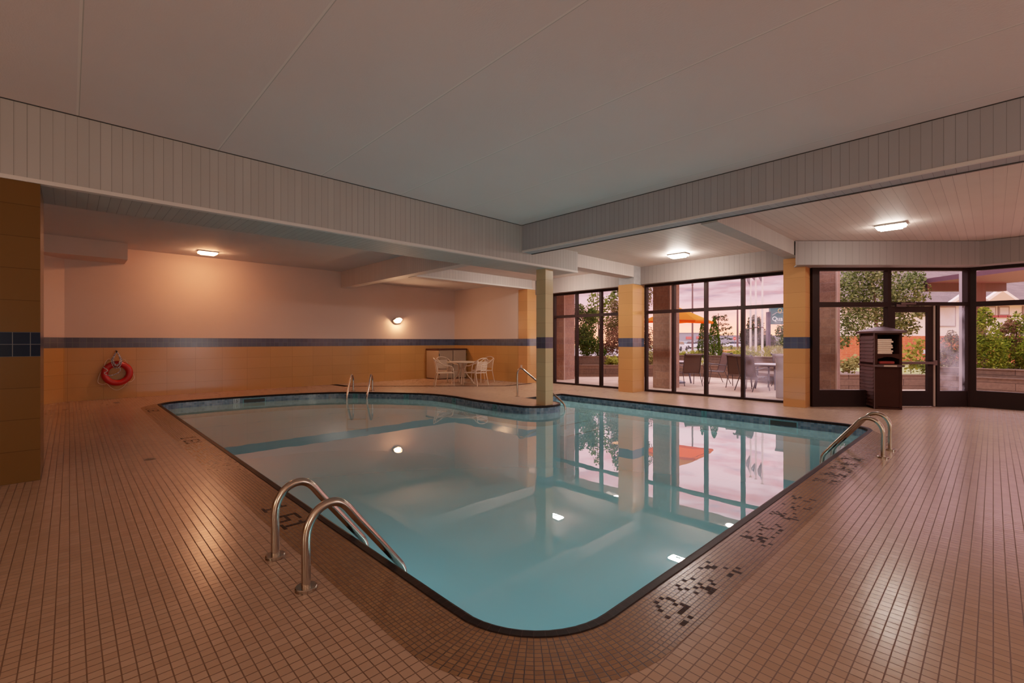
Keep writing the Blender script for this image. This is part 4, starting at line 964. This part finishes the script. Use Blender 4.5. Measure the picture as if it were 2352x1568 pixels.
def ptable(loc, label, r):
    t = thing('patio_table', label, 'table', loc, 0, 'slate patio tables')
    MB().lathe([(r-.02, .70), (r, .71), (r, .73), (r-.02, .735)], (0, 0, 0), 36).build('table_top', tgrey, t, smooth=True); MB().tube([(r*.9*math.cos(2*PI*k/24), r*.9*math.sin(2*PI*k/24), .685) for k in range(24)], .018, 6, closed=True).build('apron', tblue, t)
    for k in range(4): a = k*PI/2+.5; MB().tube(spline([(r*.85*math.cos(a), r*.85*math.sin(a), 0), (r*.75*math.cos(a), r*.75*math.sin(a), .3), (r*.72*math.cos(a), r*.72*math.sin(a), .7)], 3), .028, 8).build('leg', tblue, t, smooth=True)
ptable((14.88, 4.50, GZ), 'round grey table behind the hazy right pane', .52); ptable((14.70, 7.32, GZ), 'slate table under the orange umbrella behind the stone pier', .50)
# umbrella
t = thing('patio_umbrella', 'orange square patio umbrella over the patio behind the stone pier', 'umbrella', (14.72, 7.34, GZ), 0)
org = simple('umbrella_orange', (.90, .30, .035), .7)
def canopy_mat():
    m, nt, out = newmat('umbrella_cloth'); d = N(nt, 'ShaderNodeBsdfDiffuse'); d.inputs[0].default_value = (.92, .38, .05, 1); tt = N(nt, 'ShaderNodeBsdfTranslucent'); tt.inputs[0].default_value = (1.0, .06, .0, 1)
    mx = N(nt, 'ShaderNodeMixShader'); mx.inputs[0].default_value = .62; L(nt, d.outputs[0], mx.inputs[1]); L(nt, tt.outputs[0], mx.inputs[2]); L(nt, mx.outputs[0], out.inputs[0]); return m
uc = [(.25, -1.28), (1.28, -.25), (-.25, 1.28), (-1.28, .25)]; uc = [(1.02*math.cos(a)*1.25, 1.02*math.sin(a)*1.25) for a in (-2.25, -.68, .89, 2.46)]
mb = MB(); ap = (0, 0, 2.56)
for i in range(4):
    a, b = uc[i], uc[(i+1) % 4]; A = (*a, 2.05); B = (*b, 2.05); m1 = ((a[0]+b[0])*.5*.97, (a[1]+b[1])*.5*.97, 2.10)
    mb.quad([ap, A, m1]); mb.quad([ap, m1, B]); mb.quad([A, (A[0]*.98, A[1]*.98, 1.99), (m1[0], m1[1], 2.04), m1]); mb.quad([m1, (m1[0], m1[1], 2.04), (B[0]*.98, B[1]*.98, 1.99), B])
mb.build('canopy', canopy_mat(), t)
for i in range(4): MB().tube([(0, 0, 2.50), (uc[i][0]*.97, uc[i][1]*.97, 2.03)], .008, 5).build('rib', fdk, t)
MB().tube([(0, 0, .05), (0, 0, 2.6)], .022, 10).build('pole', fdk, t); MB().lathe([(.26, 0), (.26, .05), (.10, .09), (.04, .12)], (0, 0, 0), 24).build('base', tblue, t, smooth=True)
# litter bin right outside the window
t = thing('litter_bin', 'tall grey patio bin cut off by the tiled door column', 'bin', (12.75, 3.50, GZ), .2)
bg = simple('bin_grey', (.34, .26, .25), .7, var=.1)
MB().box(-.22, .22, -.24, .24, 0, 1.0).build('body', bg, t, bevel=.03); MB().box(-.24, .24, -.26, .26, 1.0, 1.06).build('lid', bg, t, bevel=.02)
# orange utility box on the planter
t = plant('utility_box', 'orange box on the planter right of the wider cone evergreen', 'box', 20.2, 1672, .70); t.rotation_euler.z = RB
MB().box(-.28, .28, -.15, .15, 0, .28).build('body', simple('box_orange', (.75, .20, .06), .6), t, bevel=.04); MB().box(-.34, -.29, -.1, .1, -.1, .48).build('post', fdk, t)

# ---------------------------------------------------------------- street
pole_m = simple('lamp_post_bronze', (.10, .05, .05), .5)
def lamppost(px, d, h, label):
    t = plant('lamp_post', label, 'lamp post', d, px, GZ, 'dark lamp posts'); t.rotation_euler.z = RB
    MB().tube([(0, 0, 0), (0, 0, h)], [.055, .038], 10).build('pole', pole_m, t); MB().lathe([(.02, 0), (.05, .05), (.05, .13), (.02, .18)], (0, 0, h), 10).build('lamp_head', pole_m, t); MB().lathe([(.10, 0), (.10, .08), (.06, .12)], (0, 0, 0), 10).build('base', pole_m, t)
lamppost(1590.5, 24, 4.25, 'dark tall lamp post showing above and below the orange umbrella'); lamppost(1694, 23, 3.0, 'dark lamp post beside the third window bar')
flagc = simple('flag_cloth', (.42, .36, .40), .8, var=.5, scale=4); wpole = simple('flagpole_white', (.78, .68, .66), .4)
for px, d, h, fl, lab in ((1724, 24.0, 5.3, 1, 'white flagpole nearest the window bar, limp flag on top'), (1736, 22.6, 5.0, 0, 'middle white flagpole of the three, its flag out of view'), (1751, 22.4, 5.2, 1, 'white flagpole nearest the hotel sign, limp flag on top')):
    t = plant('flagpole', lab, 'flagpole', d, px, GZ, 'white flagpoles'); t.rotation_euler.z = RB
    MB().tube([(0, 0, 0), (0, 0, h)], [.055, .04], 12).build('pole', wpole, t, smooth=True); MB().lathe([(.001, 0), (.07, .05), (.07, .09), (.001, .14)], (0, 0, h), 12).build('finial', wpole, t); MB().lathe([(.06, 2.05), (.06, 2.10)], (0, 0, 0), 12).build('collar', pole_m, t)
    zt_ = h-.12; zb_ = 4.35 if fl else 4.45; mb = MB(); W_ = 7; rows_ = 10
    grid = []
    for r_ in range(rows_+1):
        f_ = r_/rows_; z = zt_+(zb_-zt_)*f_; wd = .03+.16*math.sin(min(1, f_*1.15)*PI)**.8
        grid.append([(-.05-wd*(c_/W_), .06*math.sin(c_*2.1+r_*.4), z-.12*c_/W_) for c_ in range(W_+1)])
    for r_ in range(rows_):
        for c_ in range(W_): mb.quad([grid[r_][c_], grid[r_][c_+1], grid[r_+1][c_+1], grid[r_+1][c_]])
    mb.build('flag', flagc, t, smooth=True)
# hotel sign
t = plant('hotel_sign', 'teal pylon sign with white letters cut off by the door column', 'sign', 38, 1789, GZ); t.rotation_euler.z = RB
teal = simple('sign_teal', (.025, .12, .14), .4); spost = simple('sign_post_slate', (.045, .035, .06), .5); swh = simple('sign_white', (.85, .80, .82), .5, emit=(1, .95, .95), es=.35); sgold = simple('sign_gold', (.80, .52, .16), .5)
MB().box(-.76, 1.1, -.12, .12, 2.80, 4.20).build('panel', teal, t); MB().box(-.98, -.76, -.16, .16, 0, 3.82).build('post', spost, t)
text_obj('lettering', 'Qua', .50, swh, t, (-.20, -.14, 3.24), (PI/2, 0, 0)); MB().box(-.42, .15, -.135, -.121, 2.98, 3.01).box(-.42, .10, -.135, -.121, 2.90, 2.925).build('small_lines', simple('sign_pale', (.35, .45, .48), .5), t)
em = MB(); em.tube([(.14*math.cos(a)+.0, -.135, 3.93+.14*math.sin(a)) for a in np.linspace(0, 2*PI, 24, endpoint=False)], .022, 6, closed=True); em.build('emblem_ring', sgold, t)
em = MB(); em.tube(spline([(-.62, -.135, 3.55), (-.42, -.135, 3.66), (-.22, -.135, 3.78), (0, -.135, 3.70), (.22, -.135, 3.78), (.5, -.135, 3.62)], 5), .022, 6); em.build('emblem_swash', simple('sign_grey', (.42, .40, .40), .5), t)
# stop sign
t = plant('stop_sign', 'small red stop sign across the road', 'road sign', 85, 1687, GZ); t.rotation_euler.z = RB
oc = [(.31*math.cos(PI/8+k*PI/4), .31*math.sin(PI/8+k*PI/4)) for k in range(8)]
MB().prism(oc, -.02, .02, Matrix.Translation((0, -.05, 1.95)) @ Matrix.Rotation(PI/2, 4, 'X')).build('plate', simple('stop_red', (.70, .06, .035), .5), t); MB().tube([(0, 0, 0), (0, 0, 2.2)], .03, 6).build('post', pole_m, t)
text_obj('lettering', 'STOP', .16, swh, t, (0, -.08, 1.95), (PI/2, 0, 0))
# cars
def car(px, d, col, label, rz):
    t = plant('car', label, 'car', d, px, GZ, 'parked cars'); t.rotation_euler.z = RB+rz
    paint = simple('car_paint_%d' % px, col, .3); gl_ = simple('car_glass', (.05, .06, .08), .15); tyre = simple('tyre', (.02, .02, .02), .8)
    rot = Matrix.Rotation(PI/2, 4, 'X')
    b = MB(); b.prism([(-2.1, .30), (2.1, .30), (2.15, .62), (1.95, .80), (1.05, .90), (-2.0, .95), (-2.15, .70)], -.85, .85, rot); b.build('body', paint, t, bevel=.06)
    b = MB(); b.prism([(-1.75, .93), (1.05, .90), (.35, 1.38), (-1.1, 1.42)], -.72, .72, rot); b.build('cabin', gl_, t, bevel=.05)
    MB().box(-1.05, .30, -.70, .70, 1.38, 1.44).build('roof', paint, t, bevel=.03)
    for x in (-1.3, 1.35):
        for y in (-.86, .86): MB().lathe([(.32, -.1), (.34, 0), (.32, .1)], (0, 0, 0), 16).build('wheel', tyre, t, loc=(x, y, .33), rot=(PI/2, 0, 0))
car(1583, 88, (.75, .75, .80), 'white parked car left of the narrow cone evergreen', .5); car(1566, 96, (.45, .07, .08), 'red parked car next to the stone pier', -.6); car(1604, 100, (.30, .32, .40), 'grey parked car behind the narrow cone evergreen', .2)
car(1690, 92, (.72, .70, .76), 'silver car below the stop sign', 0); car(1742, 86, (.60, .58, .62), 'pale car behind the flagpoles', .1); car(1557, 70, (.62, .60, .62), 'pale grey car at the edge of the stone pier', .9)
wh = simple('warehouse_blue', (.28, .27, .36), .8); 
def block(px0, px1, d, z1, label, bands):
    t = plant('warehouse', label, 'building', d, (px0+px1)/2, GZ, 'long low warehouses'); t.rotation_euler.z = RB; w = (px1-px0)/1060*d/2
    MB().box(-w, w, 0, 15, 0, z1).build('wall', wh, t); MB().box(-w-.1, w+.1, -.1, 15.1, z1, z1+.25).build('roof', simple('roof_grey', (.22, .20, .26), .8), t)
    for (x0, x1, a, b, c, nm) in bands: MB().box(w*x0, w*x1, -.15, -.01, a, b).build(nm, simple('band_%s' % nm, c, .6), t)
block(1545, 1632, 160, 4.2, 'grey-blue warehouse with red signs left of the cone evergreens', [(-.3, .05, 2.2, 3.1, (.65, .10, .10), 'red_sign_band'), (.25, .9, 2.3, 3.2, (.60, .16, .15), 'red_sign_band'), (-.6, .9, .1, .9, (.55, .55, .62), 'shopfront')])
block(1632, 1860, 170, 3.4, 'long grey-blue warehouse behind the stop sign', [(-.9, .95, .2, .5, (.22, .22, .30), 'plinth')])

# ---------------------------------------------------------------- hotel wing beyond the door
t = thing('hotel_wing', 'white hotel wing with orange brick base and grey shingle roof', 'building', st(30, 21.4, GZ), RB)
wwhite = simple('hotel_white', (.80, .70, .66), .8); obrick = stone_mat('orange_brick', (.62, .135, .05), (.52, .10, .04), (.55, .25, .16), .4, .12, .2); shingle = stone_mat('shingle', (.17, .13, .13), (.13, .10, .10), (.08, .06, .06), .5, .22, .4)
def rel(px): return (px-1176)/1060*30 - 21.4
def zz(py): return 1.35 + (784-py)*30/1060 - GZ
MB().box(0, 18, 0, 2.8, 1.75, 4.1).build('wall', wwhite, t); MB().box(-.03, 18, -.05, 2.8, 0, 1.75).build('brick_base', obrick, t)
rfm = MB(); rfm.quad([(-.5, -.6, 3.85), (18.4, -.6, 3.85), (18.4, 3.0, 6.4), (-.1, 3.0, 6.4)]); rfm.quad([(-.1, 3.02, 3.85), (18.4, 3.02, 3.85), (18.4, 3.0, 6.4), (-.1, 3.0, 6.4)]); rfm.box(-.5, 18.4, -.65, -.58, 3.70, 3.90); rfm.build('roof', shingle, t)
for x in (rel(2192)+.1, rel(2262)+.1, rel(2420)):
    g_ = MB(); g_.prism([(x-1.3, 3.85), (x+1.3, 3.85), (x, 4.75)], .75, 1.0, Matrix.Rotation(PI/2, 4, 'X')); 
    go = g_.build('gable', wwhite, t)
    MB().prism([(x-.95, 3.9), (x+.95, 3.9), (x, 4.55)], 1.0, 1.02, Matrix.Rotation(PI/2, 4, 'X')).build('gable_panel', simple('gable_tan', (.50, .36, .26), .8), go)
wing_glass = simple('wing_window', (.55, .52, .55), .3); mar = simple('maroon', (.30, .03, .04), .6)
for px in (2172, 2273, 2304, 2360):
    x = rel(px); w = .62 if px == 2172 else .36
    f = MB().box(x-w, x+w, -.06, -.01, zz(750 if px == 2172 else 724), zz(703)).build('window', simple('wing_frame', (.22, .17, .17), .6), t)
    MB().box(x-w+.08, x+w-.08, -.075, -.061, zz(748 if px == 2172 else 722), zz(706)).build('pane', wing_glass, f)
    MB().box(x-w-.05, x+w+.05, -.12, -.01, zz(728)-.03, zz(724)).build('sill', mar, f) if px > 2200 else None
MB().box(rel(2116), rel(2126), -.08, -.051, zz(812), zz(803)).build('notice', simple('notice_pale', (.6, .6, .66), .6), t)
# maroon porch roof
t = thing('porch_canopy', 'maroon boarded porch roof on a square post beyond the glass door', 'canopy', st(19.5, 20.0, GZ), RB)
mb_ = plank('maroon_boards', 2, .22, (.075, .030, .050), gw=.05, dark=.6)
def rl(px): return (px-1176)/1060*19.5 - 20.0
MB().prism([(rl(2130), .15), (rl(2130)+.2, -6.5), (rl(2312)+3.2, -6.5), (rl(2312), .15)], 3.86, 4.05).build('soffit', mb_, t)
MB().box(rl(2130), rl(2312), 0, .3, zz(784)+(784-668)*19.5/1060-.0, 3.86).build('fascia', plank('maroon_fascia', 2, .15, (.035, .010, .014), gw=.06, dark=.5), t)
MB().box(rl(2240), rl(2262), -.05, .3, 0, 3.86).build('post', plank('maroon_post', 2, .15, (.045, .012, .018), gw=.06, dark=.5), t)
t = plant('downpipe', 'grey corner post standing outside the narrow door side pane', 'post', 11.3, 2208, GZ); MB().box(-.04, .04, -.04, .04, 0, 3.4).build('pipe', simple('post_grey', (.35, .30, .32), .6), t)

# ================================================================== sky
w = bpy.data.worlds.new('dusk_sky'); bpy.context.scene.world = w; w.use_nodes = True; nt = w.node_tree; nt.nodes.clear()
out = nt.nodes.new('ShaderNodeOutputWorld'); bg = nt.nodes.new('ShaderNodeBackground'); L(nt, bg.outputs[0], out.inputs[0])
tc = nt.nodes.new('ShaderNodeTexCoord'); sp = nt.nodes.new('ShaderNodeSeparateXYZ'); L(nt, tc.outputs['Generated'], sp.inputs[0])
z = sp.outputs[2]
grad = ramp(nt, z, [(0.0, (2.9, .92, .42)), (.035, (2.5, .76, .52)), (.08, (1.1, .54, .60)), (.13, (.84, .48, .52)), (.25, (.84, .42, .46)), (.5, (.64, .54, .62)), (1.0, (.60, .57, .62))])
mp = nt.nodes.new('ShaderNodeMapping'); mp.inputs['Scale'].default_value = (3.4, 3.4, 21); mp.inputs['Rotation'].default_value = (.10, -.07, 0); L(nt, tc.outputs['Generated'], mp.inputs[0])
cl = noise(nt, mp.outputs[0], 2.1, 5, .55); clf = ramp(nt, cl, [(.46, (0, 0, 0)), (.60, (1, 1, 1))])
cl2 = noise(nt, mp.outputs[0], 4.3, 4, .5); clc = ramp(nt, cl2, [(.35, (.66, .17, .19)), (.55, (.56, .19, .23)), (.7, (.26, .16, .23))])
up_ = math_(nt, 'MULTIPLY', clf, ramp(nt, z, [(.03, (.12, .12, .12)), (.09, (.9, .9, .9))]))
L(nt, mixc(nt, math_(nt, 'MULTIPLY', up_, .85), grad, clc), bg.inputs[0])
sk = nt.nodes.new('ShaderNodeMath'); sk.operation = 'MULTIPLY'; sk.inputs[1].default_value = 4.2; L(nt, sk.outputs[0], bg.inputs[1]); sk_in = sk.inputs[0]
L(nt, ramp(nt, z, [(0, (.22, .22, .22)), (.11, (.22, .22, .22)), (.19, (.46, .46, .46)), (.38, (.46, .46, .46)), (.6, (1, 1, 1)), (1, (1, 1, 1))]), sk_in)

# ================================================================== camera and view
cam = bpy.data.cameras.new('camera'); co = bpy.data.objects.new('camera', cam); C.objects.link(co); bpy.context.scene.camera = co
cam.sensor_width = 36; cam.lens = 36*1060/2352; cam.clip_start = .05; cam.clip_end = 600
co.location = (0, 0, 1.35); co.rotation_euler = (PI/2, 0, TH - PI/2)
sc = bpy.context.scene
sc.view_settings.view_transform = 'Standard'; sc.view_settings.look = 'None'; sc.view_settings.exposure = 0
sc.cycles.use_adaptive_sampling = True; sc.cycles.adaptive_threshold = .05
sc.cycles.max_bounces = 7; sc.cycles.diffuse_bounces = 3; sc.cycles.transparent_max_bounces = 16
sc.cycles.caustics_reflective = False; sc.cycles.caustics_refractive = False
sc.cycles.sample_clamp_indirect = 6
# gentle highlight roll-off, as in the exposure-blended photograph
vs = sc.view_settings; vs.use_curve_mapping = True; cm = vs.curve_mapping
WL = 4.0; cm.white_level = (WL, WL, WL); cm.clip_max_y = 1.5; cm.use_clip = False
GAIN, CMP = 2.75, 2.25
cv = cm.curves[3]; xs_ = [0, .0125, .03, .06, .1, .16, .25, .4, .65, 1.0]
while len(cv.points) < len(xs_): cv.points.new(.5, .5)
for p_, x_ in zip(cv.points, xs_): p_.location = (x_, GAIN*x_*WL/(1+CMP*x_*WL))
cm.update()
def fill_light(loc, e, col, r=.5):  # bare point lights without a fixture, added to lift the room's brightness
    l = bpy.data.lights.new('fill_light', 'POINT'); l.energy = e; l.color = col; l.shadow_soft_size = r
    o = bpy.data.objects.new('fill_light', l); C.objects.link(o); o.location = loc
fill_light((5.6, -5.5, 1.2), 80, (1, .87, .83), .6); fill_light((-2.5, -3.6, 1.2), 130, (1, .78, .57), .6); fill_light((-4.6, 1.5, 1.3), 80, (1, .77, .54), .6)
# daylight portals in the glazed openings
def portal(loc, rot, sx, sy):
    l = bpy.data.lights.new('sky_portal', 'AREA'); l.shape = 'RECTANGLE'; l.size = sx; l.size_y = sy; l.cycles.is_portal = True
    o = bpy.data.objects.new('sky_portal', l); C.objects.link(o); o.location = loc; o.rotation_euler = rot
portal((11.42, 4.8, 1.45), (PI/2, 0, PI/2), 3.5, 2.8); portal((11.42, 8.75, 1.45), (PI/2, 0, PI/2), 3.4, 2.8)
p = st(9.68, 7.85); portal((p[0], p[1], 1.55), (PI/2, 0, RB+PI), 3.2, 2.6); portal((13.56, -3.0, 1.6), (PI/2, 0, PI/2), 6.6, 2.5)
